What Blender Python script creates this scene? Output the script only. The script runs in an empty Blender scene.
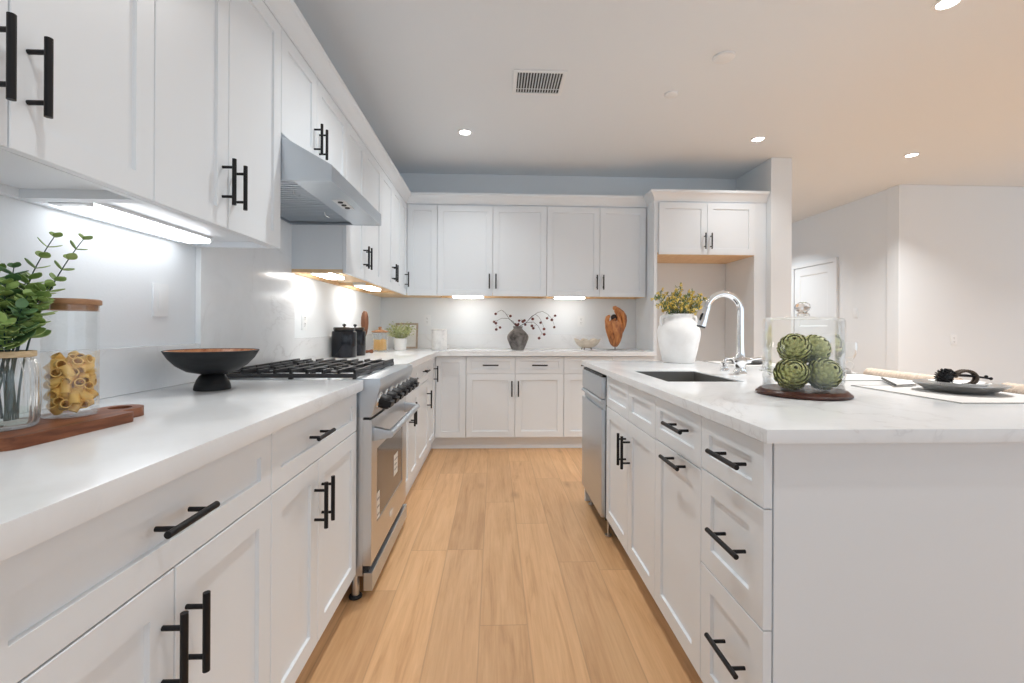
import bpy, bmesh, math, random
from mathutils import Vector, Matrix, Quaternion
random.seed(7)
PI = math.pi
sc = bpy.context.scene
C = sc.collection

# ------------------------------------------------------------------ camera, world, light, exposure
cam_data = bpy.data.cameras.new('camera')
cam_data.sensor_width = 36.0
cam_data.lens = 455.0 / 1024.0 * 36.0
cam_data.shift_y = -13.6 / 1024.0
cam_data.clip_start = 0.02
cam = bpy.data.objects.new('camera', cam_data)
cam.matrix_world = (Matrix.Translation((0, 0, 1.13)) @ Matrix.Rotation(-0.039, 4, 'Z')
                    @ Matrix.Rotation(PI / 2, 4, 'X') @ Matrix.Rotation(0.0048, 4, 'Z'))
C.objects.link(cam)
sc.camera = cam

sc.view_settings.view_transform = 'Standard'
sc.view_settings.look = 'None'
sc.view_settings.gamma = 1.0
sc.view_settings.use_curve_mapping = False
sc.view_settings.exposure = 0.13
sc.cycles.max_bounces = 12
sc.cycles.diffuse_bounces = 8
sc.cycles.transparent_max_bounces = 24
sc.cycles.use_denoising = True

world = bpy.data.worlds.new('world')
sc.world = world
world.use_nodes = True
bg = world.node_tree.nodes['Background']
bg.inputs[0].default_value = (0.83, 0.93, 1.035, 1)
bg.inputs[1].default_value = 0.86

DOWNLIGHT_W = 26.5
LAMP_COL = (0.985, 0.985, 0.97)
BAR_E = 16.0


def area(name, loc, rot, sx, sy, power, col=(1, 1, 1)):
    d = bpy.data.lights.new(name, 'AREA')
    d.shape = 'RECTANGLE'
    d.size = sx
    d.size_y = sy
    d.energy = power
    d.color = col
    o = bpy.data.objects.new(name, d)
    o.location = loc
    o.rotation_euler = rot
    C.objects.link(o)
    return o


# added fill light behind the camera, standing for assumed windows that are not built
area('rear_fill_light', (3.6, -3.4, 1.35), (PI / 2, 0, math.radians(32)), 6.0, 2.3, 26, (0.84, 0.94, 1.03))
# added fill from the open right side, evening out the left cabinets
area('side_fill_light', (7.9, 1.2, 1.4), (PI / 2, 0, PI / 2), 5.0, 2.3, 24, (0.84, 0.95, 1.05))

# ------------------------------------------------------------------ materials


def new_mat(name):
    m = bpy.data.materials.new(name)
    m.use_nodes = True
    nt = m.node_tree
    return m, nt, nt.nodes['Principled BSDF']


def setp(b, **k):
    names = dict(base='Base Color', rough='Roughness', metal='Metallic', spec='Specular IOR Level', ior='IOR',
                 trans='Transmission Weight', coat='Coat Weight', coat_rough='Coat Roughness', sheen='Sheen Weight',
                 aniso='Anisotropic', sss='Subsurface Weight', emit='Emission Color', emit_s='Emission Strength')
    for a, v in k.items():
        if a in ('base', 'emit') and len(v) == 3:
            v = (*v, 1)
        b.inputs[names[a]].default_value = v


def plain(name, base, rough=0.5, metal=0.0, **k):
    m, nt, b = new_mat(name)
    setp(b, base=base, rough=rough, metal=metal, **k)
    return m


def N(nt, t, **props):
    n = nt.nodes.new(t)
    for a, v in props.items():
        setattr(n, a, v)
    return n


def coords(nt, scale=(1, 1, 1), rot=(0, 0, 0), kind='Object'):
    tc = N(nt, 'ShaderNodeTexCoord')
    mp = N(nt, 'ShaderNodeMapping')
    mp.inputs['Scale'].default_value = scale
    mp.inputs['Rotation'].default_value = rot
    nt.links.new(tc.outputs[kind], mp.inputs[0])
    return mp.outputs[0]


def noise(nt, vec, scale, detail=4, rough=0.55, dist=0.0):
    n = N(nt, 'ShaderNodeTexNoise')
    n.inputs['Scale'].default_value = scale
    n.inputs['Detail'].default_value = detail
    n.inputs['Roughness'].default_value = rough
    n.inputs['Distortion'].default_value = dist
    nt.links.new(vec, n.inputs['Vector'])
    return n.outputs['Fac']


def ramp(nt, fac, stops):
    r = N(nt, 'ShaderNodeValToRGB')
    e = r.color_ramp.elements
    while len(e) < len(stops):
        e.new(0.5)
    for el, (p, c) in zip(e, stops):
        el.position = p
        el.color = (*c, 1) if len(c) == 3 else c
    nt.links.new(fac, r.inputs[0])
    return r.outputs[0]


def math_n(nt, op, a, b=None, c=None):
    n = N(nt, 'ShaderNodeMath', operation=op)
    for i, v in enumerate((a, b, c)):
        if v is None:
            continue
        if isinstance(v, (int, float)):
            n.inputs[i].default_value = v
        else:
            nt.links.new(v, n.inputs[i])
    return n.outputs[0]


def mix_c(nt, fac, a, b, mode='MIX'):
    n = N(nt, 'ShaderNodeMix', data_type='RGBA', blend_type=mode)
    for i, v in ((0, fac), (6, a), (7, b)):
        if isinstance(v, (int, float)):
            n.inputs[i].default_value = v
        elif isinstance(v, tuple):
            n.inputs[i].default_value = (*v, 1) if len(v) == 3 else v
        else:
            nt.links.new(v, n.inputs[i])
    return n.outputs[2]


def bump(nt, b, h, strength=0.2, dist=0.01):
    n = N(nt, 'ShaderNodeBump')
    n.inputs['Strength'].default_value = strength
    n.inputs['Distance'].default_value = dist
    nt.links.new(h, n.inputs['Height'])
    nt.links.new(n.outputs[0], b.inputs['Normal'])


def textured(name, stops, scale, stretch=(1, 1, 1), rough=0.5, detail=4, dist=0.0, bstr=0.0, bscale=None, **k):
    m, nt, b = new_mat(name)
    setp(b, rough=rough, **k)
    v = coords(nt, stretch)
    f = noise(nt, v, scale, detail, 0.6, dist)
    nt.links.new(ramp(nt, f, stops), b.inputs['Base Color'])
    if bstr:
        bump(nt, b, noise(nt, v, bscale or scale * 2, 3), bstr, 0.004)
    return m


M = {}
M['cab'] = plain('white_cabinet_paint', (0.755, 0.80, 0.838), 0.34)
M['trim'] = plain('white_trim_paint', (0.755, 0.80, 0.835), 0.4)


def wall_mat(name, col):
    m, nt, b = new_mat(name)
    setp(b, base=col, rough=0.75)
    v = coords(nt)
    bump(nt, b, noise(nt, v, 130, 3), 0.12, 0.003)
    return m


M['wall'] = wall_mat('white_wall_paint', (0.73, 0.77, 0.80))
M['ceiling'] = wall_mat('flat_ceiling_paint', (0.735, 0.785, 0.825))


def quartz(name):
    m, nt, b = new_mat(name)
    setp(b, rough=0.16)
    v = coords(nt, (1, 1, 1), (0.3, 0.5, 0.6))
    warp = noise(nt, v, 1.6, 5, 0.6, 1.5)
    vein = math_n(nt, 'ABSOLUTE', math_n(nt, 'SUBTRACT', warp, 0.5))
    thin = ramp(nt, vein, [(0.0, (1, 1, 1)), (0.011, (0.25, 0.25, 0.25)), (0.05, (0, 0, 0))])
    patch = ramp(nt, noise(nt, v, 1.1, 3), [(0.45, (0, 0, 0)), (0.68, (1, 1, 1))])
    fine = noise(nt, v, 9, 5, 0.6, 0.6)
    base = mix_c(nt, ramp(nt, fine, [(0.42, (0, 0, 0)), (0.75, (0.5, 0.5, 0.5))]), (0.79, 0.815, 0.835), (0.72, 0.74, 0.755))
    f = math_n(nt, 'MULTIPLY', math_n(nt, 'MULTIPLY', thin, patch), 0.5)
    nt.links.new(mix_c(nt, f, base, (0.46, 0.46, 0.47)), b.inputs['Base Color'])
    return m


M['quartz'] = quartz('white_veined_quartz')


def oak_floor():
    m, nt, b = new_mat('oak_plank_floor')
    tc = N(nt, 'ShaderNodeTexCoord')
    sp = N(nt, 'ShaderNodeSeparateXYZ')
    nt.links.new(tc.outputs['Object'], sp.inputs[0])
    x, y = sp.outputs[0], sp.outputs[1]
    W, L = 0.182, 1.22
    xs = math_n(nt, 'DIVIDE', math_n(nt, 'ADD', x, 20.07), W)
    row = math_n(nt, 'FLOOR', xs)
    wn = N(nt, 'ShaderNodeTexWhiteNoise', noise_dimensions='1D')
    nt.links.new(row, wn.inputs['W'])
    ys = math_n(nt, 'ADD', math_n(nt, 'DIVIDE', math_n(nt, 'ADD', y, 20.0), L), math_n(nt, 'MULTIPLY', wn.outputs['Value'], 7.0))
    col = math_n(nt, 'FLOOR', ys)
    cb = N(nt, 'ShaderNodeCombineXYZ')
    nt.links.new(row, cb.inputs[0])
    nt.links.new(col, cb.inputs[1])
    wn2 = N(nt, 'ShaderNodeTexWhiteNoise', noise_dimensions='2D')
    nt.links.new(cb.outputs[0], wn2.inputs['Vector'])
    rnd = wn2.outputs['Value']
    fx = math_n(nt, 'FRACT', xs)
    fy = math_n(nt, 'FRACT', ys)
    ex = math_n(nt, 'MULTIPLY', math_n(nt, 'MINIMUM', fx, math_n(nt, 'SUBTRACT', 1.0, fx)), W)
    ey = math_n(nt, 'MULTIPLY', math_n(nt, 'MINIMUM', fy, math_n(nt, 'SUBTRACT', 1.0, fy)), L)
    edge = math_n(nt, 'MINIMUM', ex, ey)
    # grain coordinates differ from plank to plank
    off = math_n(nt, 'MULTIPLY', rnd, 37.0)
    gv = N(nt, 'ShaderNodeCombineXYZ')
    nt.links.new(math_n(nt, 'ADD', math_n(nt, 'MULTIPLY', x, 9.0), off), gv.inputs[0])
    nt.links.new(math_n(nt, 'ADD', math_n(nt, 'MULTIPLY', y, 0.8), off), gv.inputs[1])
    grain = noise(nt, gv.outputs[0], 2.2, 6, 0.62, 0.9)
    gv2 = N(nt, 'ShaderNodeCombineXYZ')
    nt.links.new(math_n(nt, 'ADD', math_n(nt, 'MULTIPLY', x, 70.0), off), gv2.inputs[0])
    nt.links.new(math_n(nt, 'MULTIPLY', y, 2.2), gv2.inputs[1])
    fine = noise(nt, gv2.outputs[0], 1.6, 3, 0.6)
    base = ramp(nt, grain, [(0.25, (0.41, 0.215, 0.093)), (0.42, (0.575, 0.332, 0.163)), (0.58, (0.65, 0.392, 0.202)), (0.8, (0.71, 0.455, 0.244))])
    base = mix_c(nt, 0.30, base, ramp(nt, fine, [(0.3, (0.46, 0.258, 0.118)), (0.7, (0.72, 0.46, 0.247))]))
    tint = ramp(nt, rnd, [(0.0, (0.91, 0.89, 0.87)), (0.5, (1.0, 0.99, 0.98)), (1.0, (1.08, 1.07, 1.06))])
    base = mix_c(nt, 1.0, base, tint, 'MULTIPLY')
    # knots
    kv = N(nt, 'ShaderNodeCombineXYZ')
    nt.links.new(math_n(nt, 'MULTIPLY', x, 5.0), kv.inputs[0])
    nt.links.new(math_n(nt, 'MULTIPLY', y, 1.9), kv.inputs[1])
    vo = N(nt, 'ShaderNodeTexVoronoi')
    vo.inputs['Scale'].default_value = 1.0
    nt.links.new(kv.outputs[0], vo.inputs['Vector'])
    knot = ramp(nt, vo.outputs['Distance'], [(0.0, (0.9, 0.9, 0.9)), (0.05, (0.5, 0.5, 0.5)), (0.17, (0, 0, 0))])
    base = mix_c(nt, math_n(nt, 'MULTIPLY', knot, 0.75), base, (0.24, 0.125, 0.06))
    seam = ramp(nt, edge, [(0.0, (0.42, 0.42, 0.42)), (0.0013, (0, 0, 0))])
    base = mix_c(nt, seam, base, (0.27, 0.16, 0.08))
    nt.links.new(base, b.inputs['Base Color'])
    setp(b, rough=0.42)
    bump(nt, b, fine, 0.05, 0.002)
    return m


M['floor'] = oak_floor()
M['maple'] = textured('raw_maple_ply', [(0.3, (0.70, 0.47, 0.25)), (0.7, (0.82, 0.60, 0.36))], 6, (4, 1, 1), 0.5)
M['maple_edge'] = M['maple']
M['black'] = plain('matte_black_metal', (0.007, 0.007, 0.0085), 0.42, 0.0, spec=0.3)
M['rubber'] = plain('black_rubber', (0.015, 0.015, 0.017), 0.6)


def steel(name, base=(0.66, 0.67, 0.68), rough=0.30, stretch=(1, 1, 60)):
    m, nt, b = new_mat(name)
    setp(b, base=base, metal=1.0)
    v = coords(nt, stretch)
    f = noise(nt, v, 9, 3)
    r = N(nt, 'ShaderNodeMapRange')
    r.inputs['To Min'].default_value = rough - 0.05
    r.inputs['To Max'].default_value = rough + 0.07
    nt.links.new(f, r.inputs['Value'])
    nt.links.new(r.outputs[0], b.inputs['Roughness'])
    return m


M['steel'] = steel('brushed_stainless_steel')
M['steel_x'] = steel('brushed_stainless_steel_long_grain', (0.59, 0.64, 0.69), 0.36, (1, 60, 60))
M['steel_sink'] = steel('satin_sink_steel', (0.24, 0.235, 0.225), 0.5, (60, 1, 60))
M['chrome'] = plain('polished_chrome', (0.86, 0.87, 0.88), 0.05, 1.0)
M['iron'] = plain('cast_iron', (0.02, 0.02, 0.022), 0.42)
M['darkgap'] = plain('dark_gap', (0.02, 0.02, 0.022), 0.6)
M['oven_glass'] = plain('dark_oven_glass', (0.11, 0.105, 0.10), 0.12, 0.0, spec=0.7)
M['paper'] = plain('white_paper', (0.82, 0.80, 0.75), 0.6)
M['ink'] = plain('grey_ink', (0.25, 0.24, 0.22), 0.6)
M['plastic'] = plain('white_plastic', (0.76, 0.79, 0.81), 0.35)
M['slot'] = plain('dark_slot', (0.04, 0.04, 0.04), 0.6)


def glass(name, tint=(0.992, 0.996, 0.995), f0=0.04, gain=0.42):
    m = bpy.data.materials.new(name)
    m.use_nodes = True
    nt = m.node_tree
    nt.nodes.remove(nt.nodes['Principled BSDF'])
    out = nt.nodes['Material Output']
    tr = N(nt, 'ShaderNodeBsdfTransparent')
    tr.inputs[0].default_value = (*tint, 1)
    gl = N(nt, 'ShaderNodeBsdfGlossy')
    gl.inputs['Roughness'].default_value = 0.02
    gl.inputs[0].default_value = (1, 1, 1, 1)
    lw = N(nt, 'ShaderNodeLayerWeight')
    lw.inputs[0].default_value = 0.22
    fac = math_n(nt, 'MULTIPLY_ADD', lw.outputs['Fresnel'], gain, f0 * 0.4)
    fac = math_n(nt, 'MINIMUM', fac, 0.8)
    mx = N(nt, 'ShaderNodeMixShader')
    nt.links.new(fac, mx.inputs[0])
    nt.links.new(tr.outputs[0], mx.inputs[1])
    nt.links.new(gl.outputs[0], mx.inputs[2])
    nt.links.new(mx.outputs[0], out.inputs[0])
    return m


M['glass'] = glass('thin_clear_glass')
M['glass_rib'] = glass('ribbed_clear_glass', (0.985, 0.99, 0.99), 0.06, 0.75)
M['water'] = glass('still_water', (0.93, 0.97, 0.95), 0.03, 0.5)


def emitter(name, col, s):
    m, nt, b = new_mat(name)
    setp(b, base=(0.9, 0.9, 0.9), rough=0.5, emit=col, emit_s=s)
    return m


M['led'] = emitter('lit_led_diffuser', (1.0, 0.985, 0.96), BAR_E)
M['led_cool'] = emitter('lit_led_diffuser_cool', (0.97, 0.98, 1.0), BAR_E * 0.31)
M['lens'] = emitter('lit_downlight_lens', (1.0, 0.97, 0.92), 14.0)

M['walnut'] = textured('oiled_walnut', [(0.3, (0.075, 0.024, 0.011)), (0.5, (0.19, 0.064, 0.028)), (0.7, (0.31, 0.122, 0.054))], 5, (1.2, 9, 9), 0.45, 5, 0.5, spec=0.35)
M['walnut_dark'] = textured('dark_mahogany', [(0.3, (0.035, 0.011, 0.007)), (0.7, (0.085, 0.025, 0.014))], 6, (1, 9, 9), 0.3, 4, spec=0.35)
M['lidwood'] = textured('light_brown_lid_wood', [(0.3, (0.28, 0.14, 0.065)), (0.7, (0.42, 0.23, 0.12))], 8, (1, 8, 8), 0.5)
M['bowl_out'] = textured('black_stained_wood', [(0.3, (0.006, 0.006, 0.007)), (0.75, (0.016, 0.018, 0.02))], 14, (1, 1, 4), 0.5, bstr=0.1, spec=0.25)
M['bowl_in'] = textured('warm_polished_bowl_wood', [(0.3, (0.26, 0.085, 0.03)), (0.7, (0.52, 0.25, 0.12))], 9, (6, 1, 2), 0.25)
M['pasta'] = textured('dry_pasta', [(0.3, (0.66, 0.38, 0.085)), (0.7, (0.88, 0.60, 0.19))], 40, (1, 1, 1), 0.5)
M['fusilli'] = textured('pale_dry_pasta', [(0.3, (0.72, 0.45, 0.15)), (0.7, (0.88, 0.63, 0.27))], 40, (1, 1, 1), 0.5)
M['leaf'] = textured('eucalyptus_leaf_green', [(0.3, (0.10, 0.19, 0.05)), (0.52, (0.24, 0.36, 0.10)), (0.75, (0.48, 0.54, 0.24))], 14, (1, 1, 1), 0.5)
M['leaf_dark'] = textured('eucalyptus_leaf_deep_green', [(0.3, (0.035, 0.105, 0.045)), (0.7, (0.14, 0.26, 0.10))], 14, (1, 1, 1), 0.5)
M['stem'] = plain('green_stem', (0.06, 0.11, 0.04), 0.5)
M['stem_dark'] = plain('dark_green_stem', (0.02, 0.05, 0.04), 0.5)
M['jute'] = textured('jute_twine', [(0.3, (0.42, 0.30, 0.17)), (0.7, (0.62, 0.48, 0.30))], 60, (1, 1, 6), 0.85)
M['glaze'] = textured('black_blue_glaze', [(0.35, (0.005, 0.005, 0.006)), (0.65, (0.010, 0.012, 0.018))], 7, (1, 1, 1), 0.16, spec=0.35)
M['glaze_brown'] = plain('brown_black_glaze', (0.035, 0.025, 0.018), 0.2)
M['copper_wood'] = textured('orange_carved_wood', [(0.3, (0.26, 0.12, 0.055)), (0.7, (0.42, 0.225, 0.11))], 10, (6, 6, 1), 0.4)
M['paddle'] = textured('dark_orange_carved_wood', [(0.3, (0.075, 0.024, 0.009)), (0.7, (0.19, 0.072, 0.027))], 10, (6, 6, 1), 0.45)
M['root_wood'] = textured('polished_root_wood', [(0.32, (0.10, 0.027, 0.008)), (0.46, (0.36, 0.125, 0.034)), (0.6, (0.50, 0.205, 0.06)), (0.75, (0.62, 0.30, 0.10))], 8, (3, 3, 1), 0.36, 5, 1.2, bstr=0.2)
M['hollow_shade'] = plain('hollow_shade_black', (0.02, 0.012, 0.012), 0.7)
M['clay'] = textured('rough_grey_clay', [(0.36, (0.04, 0.034, 0.031)), (0.5, (0.165, 0.148, 0.137)), (0.7, (0.30, 0.28, 0.262))], 9, (1, 1, 1), 0.85, 6, 0.3, bstr=0.4, bscale=40)
M['twig'] = plain('dark_twig', (0.045, 0.045, 0.04), 0.7)
M['berry'] = textured('dark_red_berry', [(0.3, (0.05, 0.005, 0.005)), (0.7, (0.17, 0.018, 0.012))], 30, (1, 1, 1), 0.35)
M['shell'] = textured('cream_shell', [(0.3, (0.50, 0.42, 0.33)), (0.7, (0.70, 0.63, 0.53))], 10, (1, 1, 3), 0.4)
M['bronze'] = plain('dark_bronze', (0.09, 0.07, 0.055), 0.4, 0.8)
M['whiteclay'] = textured('chalk_white_ceramic', [(0.3, (0.74, 0.73, 0.72)), (0.7, (0.84, 0.835, 0.83))], 8, (1, 1, 1), 0.85, 4, bstr=0.25, bscale=30)
M['white_pot'] = plain('white_pot_glaze', (0.82, 0.82, 0.81), 0.4)
M['soil'] = plain('dark_soil', (0.03, 0.02, 0.015), 0.9)
M['sprig'] = textured('pale_sprig_green', [(0.3, (0.20, 0.25, 0.08)), (0.7, (0.60, 0.62, 0.34))], 20, (1, 1, 1), 0.6)
M['flower'] = textured('yellow_blossom', [(0.3, (0.62, 0.42, 0.06)), (0.7, (0.85, 0.68, 0.2))], 30, (1, 1, 1), 0.6)
M['olive'] = textured('olive_leaf_green', [(0.3, (0.06, 0.11, 0.045)), (0.7, (0.2, 0.27, 0.11))], 20, (1, 1, 1), 0.55)
M['artichoke'] = textured('artichoke_green', [(0.3, (0.23, 0.25, 0.075)), (0.55, (0.44, 0.45, 0.17)), (0.8, (0.64, 0.62, 0.31))], 16, (1, 1, 1), 0.5)
M['linen'] = textured('white_linen', [(0.3, (0.66, 0.65, 0.635)), (0.7, (0.71, 0.70, 0.69))], 90, (1, 1, 1), 0.9, bstr=0.15)
M['hem'] = plain('grey_hem', (0.10, 0.095, 0.09), 0.8)
M['pewter'] = textured('hammered_pewter', [(0.3, (0.34, 0.34, 0.34)), (0.7, (0.50, 0.50, 0.50))], 12, (1, 1, 1), 0.32, metal=0.9, bstr=0.2, bscale=25)
M['rattan'] = textured('woven_beige_rattan', [(0.3, (0.52, 0.40, 0.31)), (0.7, (0.76, 0.64, 0.53))], 60, (1, 3, 1), 0.8, bstr=0.5)
M['stoolwood'] = textured('bleached_stool_wood', [(0.3, (0.42, 0.30, 0.2)), (0.7, (0.55, 0.42, 0.3))], 8, (6, 6, 1), 0.5)
M['frame'] = textured('weathered_frame_wood', [(0.3, (0.33, 0.25, 0.19)), (0.7, (0.48, 0.40, 0.33))], 12, (5, 5, 1), 0.6)
M['print'] = textured('pale_print', [(0.4, (0.80, 0.79, 0.77)), (0.7, (0.66, 0.67, 0.64))], 8, (1, 1, 1), 0.5)
M['frost'] = textured('milky_etched_glass', [(0.45, (0.70, 0.70, 0.695)), (0.62, (0.60, 0.60, 0.60))], 22, (1, 1, 1), 0.35)

# ------------------------------------------------------------------ mesh helpers


class MB:
    def __init__(self):
        self.bm = bmesh.new()

    def box(self, x0, x1, y0, y1, z0, z1, bev=0.0, seg=2):
        r = bmesh.ops.create_cube(self.bm, size=1.0)
        vs = r['verts']
        for v in vs:
            v.co = Vector(((x0 + x1) / 2 + v.co.x * (x1 - x0), (y0 + y1) / 2 + v.co.y * (y1 - y0), (z0 + z1) / 2 + v.co.z * (z1 - z0)))
        if bev > 0:
            es = list({e for v in vs for e in v.link_edges})
            bmesh.ops.bevel(self.bm, geom=es, offset=bev, segments=seg, affect='EDGES', profile=0.7)
        return self

    def prism(self, poly, a0, a1, axis='x', bev=0.0):
        """poly of 2-D points extruded along axis; (p,q) = the other two axes in order"""
        def P(p, q, a):
            return Vector((a, p, q)) if axis == 'x' else Vector((p, a, q)) if axis == 'y' else Vector((p, q, a))
        v0 = [self.bm.verts.new(P(p, q, a0)) for p, q in poly]
        v1 = [self.bm.verts.new(P(p, q, a1)) for p, q in poly]
        n = len(poly)
        fs = [self.bm.faces.new(v0), self.bm.faces.new(v1[::-1])]
        for i in range(n):
            fs.append(self.bm.faces.new((v0[i], v1[i], v1[(i + 1) % n], v0[(i + 1) % n])))
        if bev > 0:
            es = list({e for f in fs for e in f.edges})
            bmesh.ops.bevel(self.bm, geom=es, offset=bev, segments=2, affect='EDGES', profile=0.7)
        return self

    def lathe(self, prof, c=(0, 0, 0), seg=40, axis=(0, 0, 1), wob=None, sx=1.0, sy=1.0):
        """prof: (radius, height); closed to the axis when radius is 0"""
        q = Vector((0, 0, 1)).rotation_difference(Vector(axis))
        c = Vector(c)
        rings = []
        for k, (r, h) in enumerate(prof):
            if r <= 1e-6:
                rings.append([self.bm.verts.new(c + q @ Vector((0, 0, h)))])
            else:
                ring = []
                for i in range(seg):
                    a = 2 * PI * i / seg
                    rr = r * (wob(a, h) if wob else 1.0)
                    ring.append(self.bm.verts.new(c + q @ Vector((rr * math.cos(a) * sx, rr * math.sin(a) * sy, h))))
                rings.append(ring)
        for A, B in zip(rings, rings[1:]):
            if len(A) == 1 and len(B) == 1:
                continue
            for i in range(seg):
                j = (i + 1) % seg
                if len(A) == 1:
                    self.bm.faces.new((A[0], B[i], B[j]))
                elif len(B) == 1:
                    self.bm.faces.new((A[i], A[j], B[0]))
                else:
                    self.bm.faces.new((A[i], A[j], B[j], B[i]))
        return self

    def cyl(self, p0, p1, r0, r1=None, seg=16):
        p0, p1 = Vector(p0), Vector(p1)
        d = p1 - p0
        r1 = r0 if r1 is None else r1
        return self.lathe([(0, 0), (r0, 0), (r1, d.length), (0, d.length)], p0, seg, d.normalized())

    def tube(self, pts, rad, seg=10, closed=False):
        pts = [Vector(p) for p in pts]
        n = len(pts)
        R = rad if isinstance(rad, (list, tuple)) else [rad] * n
        up = None
        rings = []
        for i, p in enumerate(pts):
            if closed:
                t = (pts[(i + 1) % n] - pts[i - 1]).normalized()
            else:
                t = (pts[min(i + 1, n - 1)] - pts[max(i - 1, 0)]).normalized()
            if up is None:
                up = t.orthogonal().normalized()
            else:
                up = (up - t * up.dot(t))
                up = up.normalized() if up.length > 1e-6 else t.orthogonal().normalized()
            w = t.cross(up)
            rings.append([self.bm.verts.new(p + (up * math.cos(2 * PI * k / seg) + w * math.sin(2 * PI * k / seg)) * R[i]) for k in range(seg)])
        m = n if closed else n - 1
        for i in range(m):
            A, B = rings[i], rings[(i + 1) % n]
            for k in range(seg):
                j = (k + 1) % seg
                self.bm.faces.new((A[k], A[j], B[j], B[k]))
        if not closed:
            self.bm.faces.new(rings[0][::-1])
            self.bm.faces.new(rings[-1])
        return self

    def ball(self, c, r, scale=(1, 1, 1), sub=2):
        res = bmesh.ops.create_icosphere(self.bm, subdivisions=sub, radius=r)
        for v in res['verts']:
            v.co = Vector((v.co.x * scale[0], v.co.y * scale[1], v.co.z * scale[2])) + Vector(c)
        return self

    def leafblade(self, base, d, nrm, length, width, fold=0.15, thick=0.0006, round_=False, nseg=5):
        """a thin solid leaf: two rows of quads, given thickness by an offset underside"""
        d = Vector(d).normalized()
        nrm = Vector(nrm)
        nrm = (nrm - d * nrm.dot(d))
        nrm = nrm.normalized() if nrm.length > 1e-5 else d.orthogonal().normalized()
        s = d.cross(nrm)
        base = Vector(base)
        top, bot = [], []
        for i in range(nseg + 1):
            t = i / nseg
            w = width * 0.5 * (math.sin(PI * min(1, max(0.0, t))) ** (0.55 if round_ else 0.8))
            if i == 0:
                w = width * 0.06
            if i == nseg:
                w = width * (0.12 if round_ else 0.02)
            c = base + d * (length * t) + nrm * (length * fold * 0.5 * math.sin(PI * t) * -1)
            row = [c - s * w + nrm * (w * fold), c, c + s * w + nrm * (w * fold)]
            top.append([self.bm.verts.new(p + nrm * thick) for p in row])
            bot.append([self.bm.verts.new(p - nrm * thick) for p in row])
        for i in range(nseg):
            for k in range(2):
                self.bm.faces.new((top[i][k], top[i][k + 1], top[i + 1][k + 1], top[i + 1][k]))
                self.bm.faces.new((bot[i][k], bot[i + 1][k], bot[i + 1][k + 1], bot[i][k + 1]))
            self.bm.faces.new((top[i][0], top[i + 1][0], bot[i + 1][0], bot[i][0]))
            self.bm.faces.new((top[i][2], bot[i][2], bot[i + 1][2], top[i + 1][2]))
        return self

    def mesh(self, name, mat, smooth=True, angle=38):
        bmesh.ops.recalc_face_normals(self.bm, faces=self.bm.faces)
        me = bpy.data.meshes.new(name)
        self.bm.to_mesh(me)
        self.bm.free()
        me.materials.append(mat)
        if smooth:
            me.shade_smooth()
            me.set_sharp_from_angle(angle=math.radians(angle))
        return me

    def build(self, name, mat, parent=None, smooth=True, angle=38, label=None):
        o = bpy.data.objects.new(name, self.mesh(name, mat, smooth, angle))
        C.objects.link(o)
        if parent is not None:
            o.parent = parent
        if label:
            o['label'] = label
        return o


def tag(o, label, cat, group=None, kind=None):
    if label:
        o['label'] = label
    if cat:
        o['category'] = cat
    if group:
        o['group'] = group
    if kind:
        o['kind'] = kind
    return o


def thing(name, label, cat, loc=(0, 0, 0), rz=0.0, group=None):
    o = bpy.data.objects.new(name, None)
    o.empty_display_size = 0.05
    C.objects.link(o)
    o.location = loc
    o.rotation_euler = (0, 0, rz)
    return tag(o, label, cat, group)


def struct(name, mb, mat, parent=None, smooth=False):
    o = mb.build(name, mat, parent, smooth)
    if parent is None:
        o['kind'] = 'structure'
    return o


def copy_tree(o, parent=None):
    c = o.copy()
    C.objects.link(c)
    if parent is not None:
        c.parent = parent
    for ch in list(o.children):
        copy_tree(ch, c)
    return c


# ------------------------------------------------------------------ the room
WX, WY, CZ = -1.18, 4.79, 2.74          # left wall, back wall, ceiling
struct('floor', MB().box(-1.4, 8.2, -4.2, 9.0, -0.1, 0.0), M['floor'])
struct('ceiling', MB().box(-1.4, 8.2, -4.2, 9.0, CZ, CZ + 0.1), M['ceiling'])
struct('wall_left', MB().box(WX - 0.12, WX, -4.2, WY + 0.12, 0.0, CZ), M['wall'])
struct('wall_back', MB().box(WX, 2.60, WY, WY + 0.12, 0.0, CZ), M['wall'])
struct('wall_stub', MB().box(2.59, 2.79, 4.17, WY + 0.12, 0.0, CZ, 0.006), M['wall'])
struct('wall_hall', MB().box(4.50, 4.62, 5.03, 9.0, 0.0, CZ), M['wall'])
struct('wall_far', MB().box(2.6, 4.5, 8.9, 9.0, 0.0, CZ), M['wall'])
struct('wall_right', MB().box(4.475, 8.2, 4.87, 5.03, 0.0, CZ, 0.008), M['wall'])
mb = MB()
mb.box(8.2, 8.32, -4.2, 5.03, 2.35, CZ)
mb.box(8.2, 8.32, 4.2, 5.03, 0.0, 2.35)
for yy in (-4.2, -2.0, 0.2, 2.4):
    mb.box(8.2, 8.32, yy, yy + 0.12, 0.0, 2.35)
struct('wall_east', mb, M['wall'])
mb = MB()
mb.box(4.475, 8.2, 4.857, 4.87, 0.0, 0.1, 0.003)
struct('baseboard_right', mb, M['trim'])
mb = MB()
mb.box(4.487, 4.50, 5.04, 5.78, 0.0, 0.1, 0.003)
struct('baseboard_hall', mb, M['trim'])


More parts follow.
